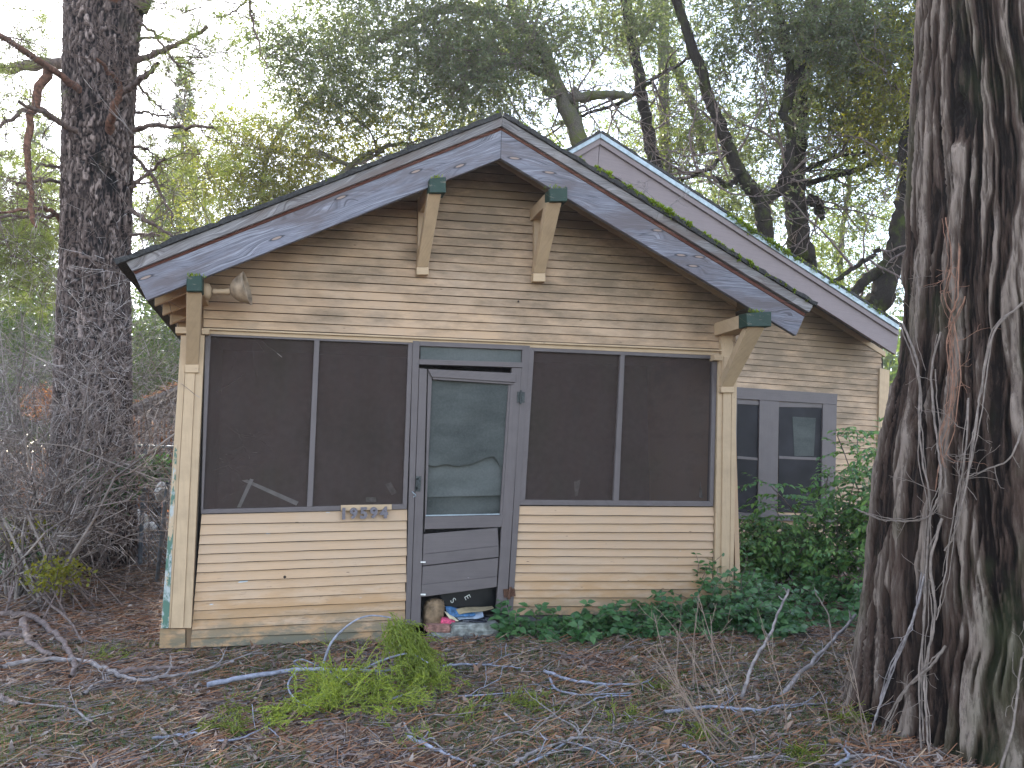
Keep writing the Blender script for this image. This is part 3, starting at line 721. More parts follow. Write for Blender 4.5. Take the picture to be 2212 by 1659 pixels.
# deck boards beneath (seen from under the eaves), running with the ridge
def deck(e0, e1, y0, y1, off, wd=0.14):
    e0 = np.array(e0); e1 = np.array(e1); L = np.linalg.norm((e1 - e0)[[0, 2]]); n = int(L / wd)
    for i in range(n):
        a = e0 + (e1 - e0) * (i / n + 0.002); b = e0 + (e1 - e0) * ((i + 1) / n - 0.002)
        f = [(a[0], y0, a[2] + off), (b[0], y0, b[2] + off), (b[0], y1, b[2] + off), (a[0], y1, a[2] + off)]
        k = [(p[0], p[1], p[2] + 0.018) for p in f]
        hexa3('deck_board', f, k, M['upper'] if i % 2 else M['siding_back'], house, bev=0)
deck(apex_u, left_u, YF + 0.045, 2.5, 0.0); deck(apex_u, right_u, YF + 0.045, 2.5, 0.0)
# rafter tails along the left eave
sl_l = (left_u - apex_u); 
for y in (-0.30, -0.02, 0.32, 0.72, 1.15, 1.6):
    b0 = left_u * 1.0; a0 = left_u - sl_l * 0.20; a0[1] = b0[1] = y
    b0 = b0 - nrm(sl_l) * 0.03
    off = np.array([0, 0, -0.055]); beam('rafter', a0 + off, b0 + off, 0.045, 0.10, M['beige'], house, up=(0, 1, 0)) if False else None
    s = np.array([0, 0.0225, 0]); up = np.array([0, 0, 0.1])
    f = [a0 - s, b0 - s, b0 - s - up, a0 - s - up]; k = [p + 2 * s for p in f]
    hexa3('rafter', f, k, M['beige'], house)
for y in (0.32, 0.9):
    b0 = right_u * 1.0; a0 = right_u + (apex_u - right_u) * 0.2; a0[1] = b0[1] = y
    f = [a0 - s, b0 - s, b0 - s - up, a0 - s - up]; k = [p + 2 * s for p in f]
    hexa3('rafter', f, k, M['beige'], house)
# frieze boards on the wall under the rake
for (xa, xb) in ((lx + 0.05, apex_u[0] - 0.02), (apex_u[0] + 0.02, rx)):
    f = [(xa, -0.028, roof_z(xa) - 0.004), (xb, -0.028, roof_z(xb) - 0.004), (xb, -0.028, roof_z(xb) - 0.075), (xa, -0.028, roof_z(xa) - 0.075)]
    hexa3('frieze_board', f, [(p[0], -0.002, p[2]) for p in f], M['beige'], house)
# --- knee braces
def brace(base_q, brace_top, tip_q, plate_x, y_tip=YF - 0.07, lbl=None, mt=None, plate_top=None):
    """base_q: photo box of the foot block on the wall; brace_top: TL,TR of the brace under the lookout; tip_q: box of the green tip"""
    x0, y0, x1, y1 = base_q
    br = plank('knee_brace', [(x0, y0), (x1, y0), (x1, y1), (x0, y1)], -0.075, 0.07, M['beige'], house, bev=0.003)
    if lbl: br['label'] = lbl
    # diagonal
    (tx0, ty), (tx1, ty1) = brace_top
    fb = [P(x0 + 1, y0, -0.07), P(x1 - 1, y0, -0.07)]; ft = [P(tx0, ty, y_tip + 0.03), P(tx1, ty1, y_tip + 0.03)]
    f = [ft[0], ft[1], fb[1], fb[0]]; back = [np.array(p) + np.array([0, 0.075, 0.02]) for p in f]
    hexa3('diagonal', f, back, M['beige'], br, bev=0.003)
    X0, Y0, X1, Y1 = tip_q
    tf = [P(X0, Y0, y_tip), P(X1, Y0, y_tip), P(X1, Y1, y_tip), P(X0, Y1, y_tip)]
    tb = [np.array(p) + np.array([0, 0.13, 0]) for p in tf]
    tf[1] = tf[1] + np.array([0, 0.0, 0.006]); tf[0] = tf[0] + np.array([0, 0.012, -0.006])
    hexa3('green_tip', tf, tb, M['green'], br, bev=0.005)
    lf_ = [p.copy() for p in tb]; lb = [np.array([p[0], 0.0, p[2]]) for p in lf_]
    hexa3('lookout', [p + np.array([0.004 if i in (0, 3) else -0.004, 0, -0.004 if i < 2 else 0.004]) for i, p in enumerate(lf_)],
          [p + np.array([0.004 if i in (0, 3) else -0.004, 0, -0.004 if i < 2 else 0.004]) for i, p in enumerate(lb)], mt or M['beige'], br)
    # wall plate
    bx = (P(x0 + 1, y0, -0.03)[0], P(x1 - 1, y0, -0.03)[0]); zt = tb[0][2] + 0.01; zz = P(x0, y0, -0.03)[2]
    f = [(bx[0], -0.045, zt), (bx[1], -0.045, zt), (bx[1], -0.045, zz), (bx[0], -0.045, zz)]
    hexa3('wall_plate', f, [(p[0], 0.0, p[2]) for p in f], M['beige'], br)
    # ragged splinters / moss on the tip
    c = (tf[0] + tf[1]) / 2; n = 70
    Pp = c + np.stack([rng.normal(size=n) * 0.03, rng.random(n) * 0.1, rng.normal(size=n) * 0.006], 1)
    V, F = leaves(Pp, np.stack([rng.normal(size=n) * 0.6, rng.normal(size=n) * 0.6, rng.random(n) + 0.4], 1), 0.02 + rng.random(n) * 0.02, 0.008)
    part('tip_moss', mesh_np(V, F), M['moss'], br, kind='stuff')
brace((900, 577, 926, 593), ((926, 417), (953.5, 417)), (928, 383, 963.5, 416), 903)
brace((1152, 590, 1178.5, 608), ((1182, 437), (1213.5, 437)), (1188, 405, 1226, 435), 1154)
brace((399.5, 787, 429.3, 805), ((403, 630), (435, 630)), (402.5, 596, 436.5, 629.5), 400)
brace((1558, 835, 1585.5, 848), ((1617, 705), (1652, 708)), (1614, 674, 1667, 705), 1559)
# --- flood lamp beside the left brace
fl = np.array(P(446, 630, -0.30))
V, F = tube([fl + np.array([-0.03, 0, 0]), fl + np.array([-0.01, 0, 0]), fl + np.array([0.02, 0, 0]), fl + np.array([0.035, 0, 0])], [0.02, 0.062, 0.058, 0.02], 14, jit=0.08)
lamp = part('flood_lamp', mesh_np(V, F, smooth=True), M['beige'], house); lamp['label'] = 'old bell-shaped flood lamp under the left eave'
c0 = P(461, 630, -0.30); c1 = P(498, 630, -0.32)
V, F = tube(np.linspace(c0, c1, 8), [0.022, 0.022, 0.017, 0.021, 0.018, 0.022, 0.024, 0.026], 12, jit=0.03); part('socket', mesh_np(V, F, smooth=True), M['beige'], lamp)
d = nrm(P(528, 624, -0.335) - c1); prof = [(0.0, 0.026), (0.012, 0.050), (0.035, 0.076), (0.065, 0.096), (0.10, 0.112), (0.118, 0.124), (0.119, 0.121), (0.10, 0.106), (0.06, 0.09), (0.02, 0.04), (0.012, 0.005)]
V, F = tube([c1 + d * 0.001 * i for i in range(len(prof))], [0.1] * len(prof), 28)
S = nrm(np.cross(d, [0, 0, 1.0])); U = np.cross(S, d); aa = np.arange(28) * 2 * np.pi / 28
V = np.array([c1 + d * z + r * (math.cos(t) * S + math.sin(t) * U) for z, r in prof for t in aa])
part('lamp_shade', mesh_np(V, F, smooth=True), plain('lamp_shade_paint', (0.30, 0.22, 0.15), 0.6, 0.1, 0.55, 9), lamp)
# --- house number
nb = plank('house_number', [(828.5 - 92, 1091.2), (828.5 + 18.0, 1089.6), (828.5 + 18, 1101), (828.5 - 92, 1104)], -0.034, 0.02, M['beige'], house)
def glyph(ch, cx, cy, hpx, Y, parent, mt, bold=0.0, name='digit', ext=0.012, rot=0):
    cu = bpy.data.curves.new('t', 'FONT'); cu.body = ch; cu.extrude = ext / 2; cu.offset = bold; cu.size = 1.0
    cu.align_x = 'CENTER'; cu.align_y = 'CENTER'; cu.resolution_u = 3
    to = bpy.data.objects.new('t', cu); col.objects.link(to)
    me = bpy.data.meshes.new_from_object(to); col.objects.unlink(to); bpy.data.objects.remove(to)
    c = P(cx, cy, Y); h = abs(P(cx, cy - hpx / 2, Y)[2] - P(cx, cy + hpx / 2, Y)[2])
    vs = np.array([v.co[:] for v in me.vertices]); H = vs[:, 1].max() - vs[:, 1].min(); s = h / H
    mid = (vs.max(0) + vs.min(0)) / 2; vs = vs - mid
    ca, sa = math.cos(rot), math.sin(rot)
    for v, p in zip(me.vertices, vs):
        x, y = p[0] * s, p[1] * s
        v.co = (c[0] + x * ca - y * sa, c[1] - p[2], c[2] + x * sa + y * ca)
    me.update(); return part(name, me, mt, parent)
for i, (ch, cx) in enumerate((('9', 756 + 9), ('5', 782 + 1 + 6), ('9', 812), ('4', 835 + 1))):
    pass
xs_ = [(('1'), 742.5), ('9', 764), ('5', 785.5), ('9', 807.5), ('4', 829)]
for ch, cx in xs_:
    glyph(ch, cx, 1109.5 - (cx - 742) * 0.03, 25.5, -0.046, nb, M['number'], bold=0.05, ext=0.022)

# --- side walls and inside of the porch
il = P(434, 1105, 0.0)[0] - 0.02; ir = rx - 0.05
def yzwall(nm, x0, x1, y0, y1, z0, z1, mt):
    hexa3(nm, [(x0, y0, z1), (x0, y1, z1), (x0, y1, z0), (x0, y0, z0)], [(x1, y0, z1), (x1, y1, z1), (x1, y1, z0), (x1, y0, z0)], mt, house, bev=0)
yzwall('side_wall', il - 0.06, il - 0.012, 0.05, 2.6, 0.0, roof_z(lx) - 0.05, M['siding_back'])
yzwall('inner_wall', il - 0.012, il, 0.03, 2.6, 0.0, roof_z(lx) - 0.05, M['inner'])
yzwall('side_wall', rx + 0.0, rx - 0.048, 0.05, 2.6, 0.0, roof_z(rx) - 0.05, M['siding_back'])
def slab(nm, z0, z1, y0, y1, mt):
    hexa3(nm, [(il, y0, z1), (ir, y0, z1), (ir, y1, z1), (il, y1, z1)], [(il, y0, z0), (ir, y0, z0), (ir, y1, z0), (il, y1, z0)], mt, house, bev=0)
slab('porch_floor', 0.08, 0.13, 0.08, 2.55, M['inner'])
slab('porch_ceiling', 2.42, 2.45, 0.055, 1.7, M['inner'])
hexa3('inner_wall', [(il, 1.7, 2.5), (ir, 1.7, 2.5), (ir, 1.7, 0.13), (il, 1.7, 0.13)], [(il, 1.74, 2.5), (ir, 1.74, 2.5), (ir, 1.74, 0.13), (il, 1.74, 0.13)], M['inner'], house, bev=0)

# --- main house behind, to the right
YB, YBF = 2.6, 2.08
b_ap, b_r, b_l = P(1297, 298, YBF), P(1942, 713, YBF), P(1219 - 60, 334 + 36, YBF)
def broof_z(x):
    e = b_r if x > b_ap[0] else b_l
    t = (x - b_ap[0]) / (e[0] - b_ap[0]); return b_ap[2] + t * (e[2] - b_ap[2])
for k in range(-34, 40):
    def bl_y(kk, x): 
        y1 = 800 - 12.9 * kk; y2 = 823 - 12.4 * kk; return y1 + (y2 - y1) * (x - 1600) / 310
    x0, x1 = 1560, 1903
    tl, tr, bl, br = P(x0, bl_y(k + 1, x0), YB), P(x1, bl_y(k + 1, x1), YB), P(x0, bl_y(k, x0), YB), P(x1, bl_y(k, x1), YB)
    ts = np.linspace(0, 1, 120)
    okb = [t for t in ts if broof_z((bl + (br - bl) * t)[0]) - 0.08 > (bl + (br - bl) * t)[2]]
    okt = [t for t in ts if broof_z((tl + (tr - tl) * t)[0]) - 0.08 > (tl + (tr - tl) * t)[2]]
    if not okb: continue
    tb = max(okb); tt = max(okt) if okt else min(okb)
    clapboard(tl, tl + (tr - tl) * tt, bl + (br - bl) * tb, bl, YB, M['siding_back'], lip=0.016, gap=0.001)
xw0, xw1 = P(1500, 900, YB)[0] - 3.5, P(1905, 900, YB)[0]
hexa3('wall', [(xw0, YB + 0.012, broof_z(xw0) - 0.05 if xw0 > b_l[0] else 2.3), (b_ap[0], YB + 0.012, b_ap[2] - 0.1), (xw1, YB + 0.012, broof_z(xw1) - 0.1), (xw1, YB + 0.012, 0.0)],
      [(xw0, YB + 0.06, broof_z(xw0) - 0.05 if xw0 > b_l[0] else 2.3), (b_ap[0], YB + 0.06, b_ap[2] - 0.1), (xw1, YB + 0.06, broof_z(xw1) - 0.1), (xw1, YB + 0.06, 0.0)], M['dark'], house, bev=0)
hexa3('wall', [(xw0, YB + 0.012, 2.3), (xw1, YB + 0.012, 0.9), (xw1, YB + 0.012, 0.0), (xw0, YB + 0.012, 0.0)], [(xw0, YB + 0.06, 2.3), (xw1, YB + 0.06, 0.9), (xw1, YB + 0.06, 0), (xw0, YB + 0.06, 0)], M['dark'], house, bev=0)
plank('corner_board', [(1901, 795), (1922, 800), (1910, 1240), (1890, 1240)], YB - 0.04, 0.07, M['beige'], house)
hexa3('side_wall', [(xw1 + 0.1, YB + 0.1, 2.6), (xw1 + 0.1, 9, 2.6), (xw1 + 0.1, 9, 0), (xw1 + 0.1, YB + 0.1, 0)], [(xw1, YB + 0.1, 2.6), (xw1, 9, 2.6), (xw1, 9, 0), (xw1, YB + 0.1, 0)], M['siding_back'], house, bev=0)
plank('rake_board', [(1296, 312), (1941, 726), (1935, 766), (1292, 358)], YBF, 0.04, M['trim_back'], house)
plank('rake_board', [(1150, 400), (1295, 312), (1291.4, 358), (1150, 446)][::1], YBF, 0.04, M['trim_back'], house)
plank('upper_rake_board', [(1297.5, 298), (1942, 713), (1941, 725), (1296.5, 311)], YBF - 0.03, 0.05, M['trim_back'], house)
plank('upper_rake_board', [(1150, 381), (1297, 298), (1296, 311), (1150, 398)], YBF - 0.03, 0.05, M['trim_back'], house)
plank('roof_edge', [(1298, 287), (1943, 702), (1942, 712.5), (1297.6, 297.5)], YBF - 0.05, 0.05, M['edge_metal'], house)
plank('roof_edge', [(1150, 370), (1297.6, 287), (1297, 297.5), (1150, 380)], YBF - 0.05, 0.05, M['edge_metal'], house)
e_ap, e_r, e_l = P(1298, 287, YBF - 0.05), P(1943, 702, YBF - 0.05), P(1150, 370, YBF - 0.05)
roof_slab(e_ap, e_r, YBF - 0.055, 9.2, 0.002, 0.028); roof_slab(e_ap, e_l + (e_l - e_ap) * 2.2, YBF - 0.055, 9.2, 0.002, 0.028)
for y in (YB - 0.02,):
    for (xa, xb) in ((b_ap[0] + 0.2, xw1 + 0.1),):
        f = [(xa, y, broof_z(xa) - 0.09), (xb, y, broof_z(xb) - 0.09), (xb, y, broof_z(xb) - 0.17), (xa, y, broof_z(xa) - 0.17)]
        hexa3('frieze_board', f, [(p[0], y + 0.03, p[2]) for p in f], M['beige'], house)
f = [b_ap + np.array([0, 0.05, -0.08]), b_r + np.array([0, 0.05, -0.08]), np.array([b_r[0], 9.0, b_r[2] - 0.08]), np.array([b_ap[0], 9.0, b_ap[2] - 0.08])]
hexa3('soffit', f, [p + np.array([0, 0, 0.02]) for p in f], M['upper'], house, bev=0)
# window pair
wf = plank('window', [(1575, 835), (1809.5, 851), (1808, 874), (1575, 860)], YB - 0.055, 0.05, M['trim'], house); wf['label'] = 'pair of dark double-hung windows in a wide purple-grey casing'
plank('casing', [(1575, 860), (1593, 861), (1590, 1110), (1570, 1108)], YB - 0.05, 0.05, M['trim'], wf)
plank('casing', [(1641, 864), (1683, 867), (1679, 1112), (1637, 1110)], YB - 0.05, 0.05, M['trim'], wf)
plank('casing', [(1778, 872), (1808, 874.5), (1803, 1118), (1773, 1116)], YB - 0.05, 0.05, M['trim'], wf)
plank('window_sill', [(1565, 1106), (1812, 1117), (1812, 1129), (1565, 1120)], YB - 0.075, 0.08, M['trim'], wf)
for x0, x1, yt in ((1593, 1641, 862), (1683, 1778, 868)):
    sa = plank('sash', [(x0, yt), (x1, yt + 4), (x1 - 2, yt + 13), (x0, yt + 11)], YB - 0.036, 0.03, M['trim'], wf)
    plank('sash', [(x0, 985), (x1, 989), (x1, 995), (x0, 991)], YB - 0.034, 0.03, M['trim'], wf)
    plank('pane', [(x0, yt + 10), (x1, yt + 12), (x1 - 3, 1110), (x0 - 2, 1106)], YB - 0.024, 0.01, M['glass'], wf, bev=0)
# curtain fold seen in the glass
plank('curtain', [(1712, 900), (1762, 903), (1758, 985), (1716, 985)], YB - 0.027, 0.002, M['cloth'], wf, bev=0)
# --- moss on the rake edges
def moss_line(a, b, n, mu=0.022, parent=house, y=0.0, dens=None):
    cl = []
    ico_t = np.linspace(0, 1, n)
    for t in ico_t:
        if dens is not None and rng.random() > dens(t): continue
        p = np.array(a) * (1 - t) + np.array(b) * t + np.array([rng.normal() * 0.01, rng.random() * 0.05, rng.normal() * 0.004])
        r = mu * (0.5 + rng.random()); k = 26
        D = nrm(rng.normal(size=(k, 3)) + np.array([0, -0.3, 0.5]))
        V, F = leaves(p + D * r * 0.2, D, r * (0.8 + 0.5 * rng.random(k)), r * 0.6); cl.append((V, F))
    V, F = join(cl); part('moss', mesh_np(V, F), M['moss'], parent, kind='stuff')
off = np.array([0, 0, 0.035])
moss_line(P(1285, 368, YF - 0.05) + off, P(1640, 588, YF - 0.05) + off, 150, 0.024, dens=lambda t: 0.95 if 0.05 < t < 0.6 else 0.5)
moss_line(P(1600, 562, YF - 0.05) + off * 0.6, P(1752, 655, YF - 0.05) + off * 0.6, 50, 0.014, dens=lambda t: 0.6)
moss_line(P(1120, 268, YF - 0.05) + off, P(1285, 368, YF - 0.05) + off, 40, 0.012, dens=lambda t: 0.5)
moss_line(P(1570, 470, YBF - 0.05) + off, P(1700, 553, YBF - 0.05) + off, 60, 0.04, dens=lambda t: 0.95)
moss_line(P(1700, 553, YBF - 0.05) + off, P(1942, 706, YBF - 0.05) + off, 90, 0.035, dens=lambda t: 0.7)
moss_line(P(400, 512, YF - 0.05) + off * 0.7, P(1080, 250, YF - 0.05) + off * 0.7, 60, 0.010, dens=lambda t: 0.4)
# foot of the left post: moss and dirt
# ---- things lying on the roof
rb = empty('roof_debris', P(1443, 452, YF + 0.3), 'small pale block lying on the porch roof edge with bare twigs caught on it', 'debris')
me = hexa([P(x, y, YF + 0.25) for x, y in ((1434, 444), (1452, 446), (1452, 460), (1434, 458))], [P(x, y, YF + 0.25) + np.array([0, 0.08, 0]) for x, y in ((1434, 444), (1452, 446), (1452, 460), (1434, 458))])
part('block', me, M['concrete'], rb)
A, B, ra, rb_, tp, td = grow([P(1440, 452, YF + 0.2)] * 3, [(-0.5, 0, 0.35), (0.5, 0, 0.45), (-0.6, 0, 0.2)], 0.35, 0.004, 3, 5, (4, 3), 0.5, 0.2, rmin=0.0015)
V, F = prisms(A, B, ra, rb_); part('twigs', mesh_np(V, F), M['stick_grey'], rb, kind='stuff')

# ================================================================== THINGS IN THE DOORWAY
def blob(center, rad, seed=0, n=26, m=18, rough=0.25, crease=0.0):
    V = []
    for i in range(m + 1):
        ph = math.pi * i / m
        for j in range(n):
            th = 2 * math.pi * j / n
            d = np.array([math.sin(ph) * math.cos(th), math.sin(ph) * math.sin(th), math.cos(ph)])
            r = 1 + rough * (float(fbm(d[0] * 2.2 + seed + 5, d[2] * 2.2 + d[1] * 1.7 + 7, seed, 3)) - 0.5) * 2
            if crease: r -= crease * abs(float(vn(th * 2.5 + seed, ph * 2.0, seed)) - 0.5)
            V.append(np.array(center) + d * np.array(rad) * r)
    F = [(i * n + j, (i + 1) * n + j, (i + 1) * n + (j + 1) % n, i * n + (j + 1) % n) for i in range(m) for j in range(n)]
    return np.array(V), np.array(F)
c = P(936, 1324, 0.06); n_, m_ = 40, 26; V = []
for i in range(m_ + 1):                           # crumpled, roughly boxy sack with a pinched open top
    ph = math.pi * i / m_
    for j in range(n_):
        th = 2 * math.pi * j / n_; d = np.array([math.sin(ph) * math.cos(th), math.sin(ph) * math.sin(th), math.cos(ph)])
        bx_ = np.sign(d) * np.abs(d) ** 0.55
        cr = 0.20 * abs(float(vn(th * 2.2 + 3, ph * 4 + th, 7)) - 0.5) * 2 + 0.12 * abs(float(vn(th * 5, ph * 9, 8)) - 0.5) * 2
        V.append(c + bx_ * np.array([0.082, 0.075, 0.108]) * (1.05 - cr) + np.array([0.02 * d[2], 0, 0]))
F = np.array([(i * n_ + j, (i + 1) * n_ + j, (i + 1) * n_ + (j + 1) % n_, i * n_ + (j + 1) % n_) for i in range(m_) for j in range(n_)]); V = np.array(V)
o = obj('paper_bag', mesh_np(V, F), plain('crumpled_brown_paper', (0.20, 0.135, 0.08), 0.8, var=0.5, sc=16, bs=1.0)); tag(o, 'crumpled brown paper bag stuffed under the broken door', 'bag')
def box_thing(name, q, Y, t, mt, label, cat, bev=0.006):
    f = [P(x, y, Y) for x, y in q]; me = hexa(f, [p + np.array([0, t, 0]) for p in f]); o = obj(name, me, mt)
    md = o.modifiers.new('bevel', 'BEVEL'); md.width = bev; md.segments = 2; tag(o, label, cat); return o
def rough_block(name, q, Y, t, mt, label, cat, amp=0.004):
    f = [P(x, y, Y) for x, y in q]; bk = [p + np.array([0, t, 0]) for p in f]
    import bmesh
    bm = bmesh.new(); vs = [bm.verts.new(tuple(p)) for p in f + bk]
    for fc in box_faces(): bm.faces.new([vs[i] for i in fc])
    bmesh.ops.bevel(bm, geom=bm.edges[:], offset=0.012, segments=2, affect='EDGES')
    bmesh.ops.subdivide_edges(bm, edges=bm.edges[:], cuts=3, use_grid_fill=True)
    for v in bm.verts: v.co += Vector(rng.normal(size=3)) * amp * 0.5
    me = bpy.data.meshes.new('m'); bm.to_mesh(me); bm.free(); o = obj(name, me, mt); tag(o, label, cat); return o
rough_block('brick', [(922, 1351.5), (974.5, 1350), (975, 1367), (921.5, 1368)], -0.09, 0.11, M['brick'], 'reddish brick lying under the brown paper bag at the door', 'brick')
rough_block('paving_stone', [(930, 1368.5), (981, 1368.5), (982, 1384), (928, 1384)], -0.11, 0.14, M['concrete'], 'small grey stone beneath the red brick at the door', 'stone')
rough_block('concrete_block', [(978, 1350.5), (1084, 1348), (1086, 1376.5), (977, 1378)], -0.13, 0.16, M['concrete'], 'weathered concrete step block to the right of the red brick', 'block')
plank('door_plank', [(930, 1386), (1015, 1380), (1012, 1388), (932, 1395)], -0.16, 0.14, M['upper'], house)
o = box_thing('black_sign', [(950, 1285), (1070, 1262), (1072, 1318), (965, 1330)], 0.10, 0.02, plain('black_board', (0.008, 0.008, 0.01), 0.35), 'glossy black board with two pale letters jammed in the door gap', 'sign', 0.003)
wl = plain('pale_letter', (0.55, 0.55, 0.52), 0.6)
o.name = 'black_sign'
for ch, cx, cy, rt_ in (('S', 999, 1321 - 0, 0.75), ('E', 1015, 1313, 1.2)): pass
glyph('S', 979, 1297, 13, 0.092, o, wl, name='letter', ext=0.002, rot=-0.9); glyph('E', 1010, 1290, 13, 0.092, o, wl, name='letter', ext=0.002, rot=-1.1)
def paper(q, Y, mt, label, cat='magazine', t=0.006, curl=0.02):
    f = [P(x, y, Y) for x, y in q]; n = 10; V = []
    for side in (0, 1):
        for i in range(n + 1):
            for j in range(5):
                s, tt = i / n, j / 4; p = (f[0] * (1 - s) + f[1] * s) * (1 - tt) + (f[3] * (1 - s) + f[2] * s) * tt
                V.append((p[0], p[1] + curl * math.sin(s * 4 + tt * 2) + side * t - tt * 0.05, p[2] + 0.004 * math.sin(s * 6)))
    k = (n + 1) * 5; F = []
    for i in range(n):
        for j in range(4):
            a = i * 5 + j; F.append((a, a + 5, a + 6, a + 1)); F.append((k + a + 1, k + a + 6, k + a + 5, k + a))
    for i in range(n): F.append((i * 5, k + i * 5, k + i * 5 + 5, i * 5 + 5)); a = i * 5 + 4; F.append((a, a + 5, k + a + 5, k + a))
    o = obj(cat.replace(' ', '_'), mesh_np(V, F), mt); tag(o, label, cat); return o
paper([(962, 1310), (1010, 1318), (1030, 1325), (968, 1334)], 0.03, plain('cover_blue', (0.05, 0.13, 0.26), 0.35, var=0.5, sc=30), 'bright blue magazine at the top left of the paper pile in the door gap')
paper([(985, 1316), (1062, 1308), (1063, 1311), (990, 1326)], 0.02, plain('page_tan', (0.26, 0.21, 0.13), 0.6, var=0.3), 'tan folded paper lying across the pile in the door gap', 'paper')
paper([(980, 1327), (1040, 1315), (1041, 1330), (990, 1338)], 0.01, plain('page_pale', (0.24, 0.29, 0.37), 0.4, var=0.3, sc=25), 'pale blue paper in the middle of the door gap pile', 'paper')
paper([(960, 1321), (978, 1330), (988, 1338), (970, 1336)], 0.0, plain('page_cream', (0.5, 0.44, 0.30), 0.6), 'small cream paper above the pink packet in the door gap', 'paper')
box_thing('pink_packet', [(955, 1334), (984, 1337), (983, 1350), (952, 1347)], -0.02, 0.05, plain('pink_print', (0.60, 0.08, 0.17), 0.4, var=0.5, sc=45), 'bright pink packet lying on the red brick', 'packet', 0.004)
V, F = blob(P(1026, 1341, 0.03), (0.14, 0.08, 0.045), 8, 40, 24, 0.35, 0.6)
tag(obj('black_plastic_bag', mesh_np(V, F), plain('black_plastic', (0.012, 0.014, 0.025), 0.25, spec=0.6)), 'crumpled shiny black plastic bag under the papers at the door', 'bag')
# inside the porch, dimly seen through the screens
f = [P(525, 1042, 0.55), P(535, 1042, 0.55), P(640, 1092, 0.55), P(630, 1096, 0.55)]
wo = empty('leaning_frame', P(560, 1090, 0.5), 'pale wooden frame leaning inside the porch behind the left screen', 'frame')
part('board', hexa([P(x, y, 0.5) for x, y in ((522, 1038), (534, 1036), (645, 1084), (640, 1092))], [P(x, y, 0.5) + np.array([0, .03, 0]) for x, y in ((522, 1038), (534, 1036), (645, 1084), (640, 1092))]), M['whitewash'], wo)
part('board', hexa([P(x, y, 0.45) for x, y in ((540, 1034), (548, 1036), (520, 1096), (512, 1096))], [P(x, y, 0.45) + np.array([0, .03, 0]) for x, y in ((540, 1034), (548, 1036), (520, 1096), (512, 1096))]), M['whitewash'], wo)
for q, Y, lab in (([(832, 1046), (844, 1042), (858, 1064), (846, 1070)], 0.35, 'pale scrap of card behind the second screen from the left'),
             ([(790, 1074), (812, 1074), (812, 1084), (790, 1084)], 0.3, 'pale box low behind the second screen above the house number'),
             ([(1240, 1040), (1254, 1036), (1248, 1070), (1242, 1074)], 0.3, 'pale curled paper behind the third screen from the left'),
             ([(1513, 1040), (1517, 1070), (1519, 1076), (1510, 1074)], 0.3, 'thin pale slip standing behind the rightmost screen')):
    f = [P(x, y, Y) for x, y in q]; o = obj('paper_scrap', hexa(f, [p + np.array([0.004, 0.01, 0]) for p in f]), M['concrete']); tag(o, lab, 'paper')

# ================================================================== CEDAR TRUNK (right, near)
CEDX = PD(2235, 1002, 4.15)[:2]
def cedar_profile():
    tab = [(-260, 2000), (0, 1985), (150, 1978), (300, 1971), (450, 1963), (600, 1952), (760, 1942), (850, 1926), (950, 1905), (1050, 1890), (1200, 1876), (1350, 1858), (1450, 1836), (1520, 1815), (1570, 1795)]
    zs, rs = [], []
    for py, px in tab:
        d = ray(px, py); a = math.atan2(d[0], d[1]); v = CEDX - CAM[:2]; b = math.atan2(v[0], v[1]); D = np.hypot(*v)
        rs.append(D * math.sin(b - a)); zs.append(CAM[2] + D * math.cos(b - a) * d[2] / math.hypot(d[0], d[1]))
    zs = np.array(zs)[::-1]; rs = np.array(rs)[::-1]; return zs, rs
CZ, CR = cedar_profile()
def cedar_r(z): return np.interp(z, CZ, CR) - 0.03 + np.clip(0.05 - np.asarray(z), 0, 1) * 0.5
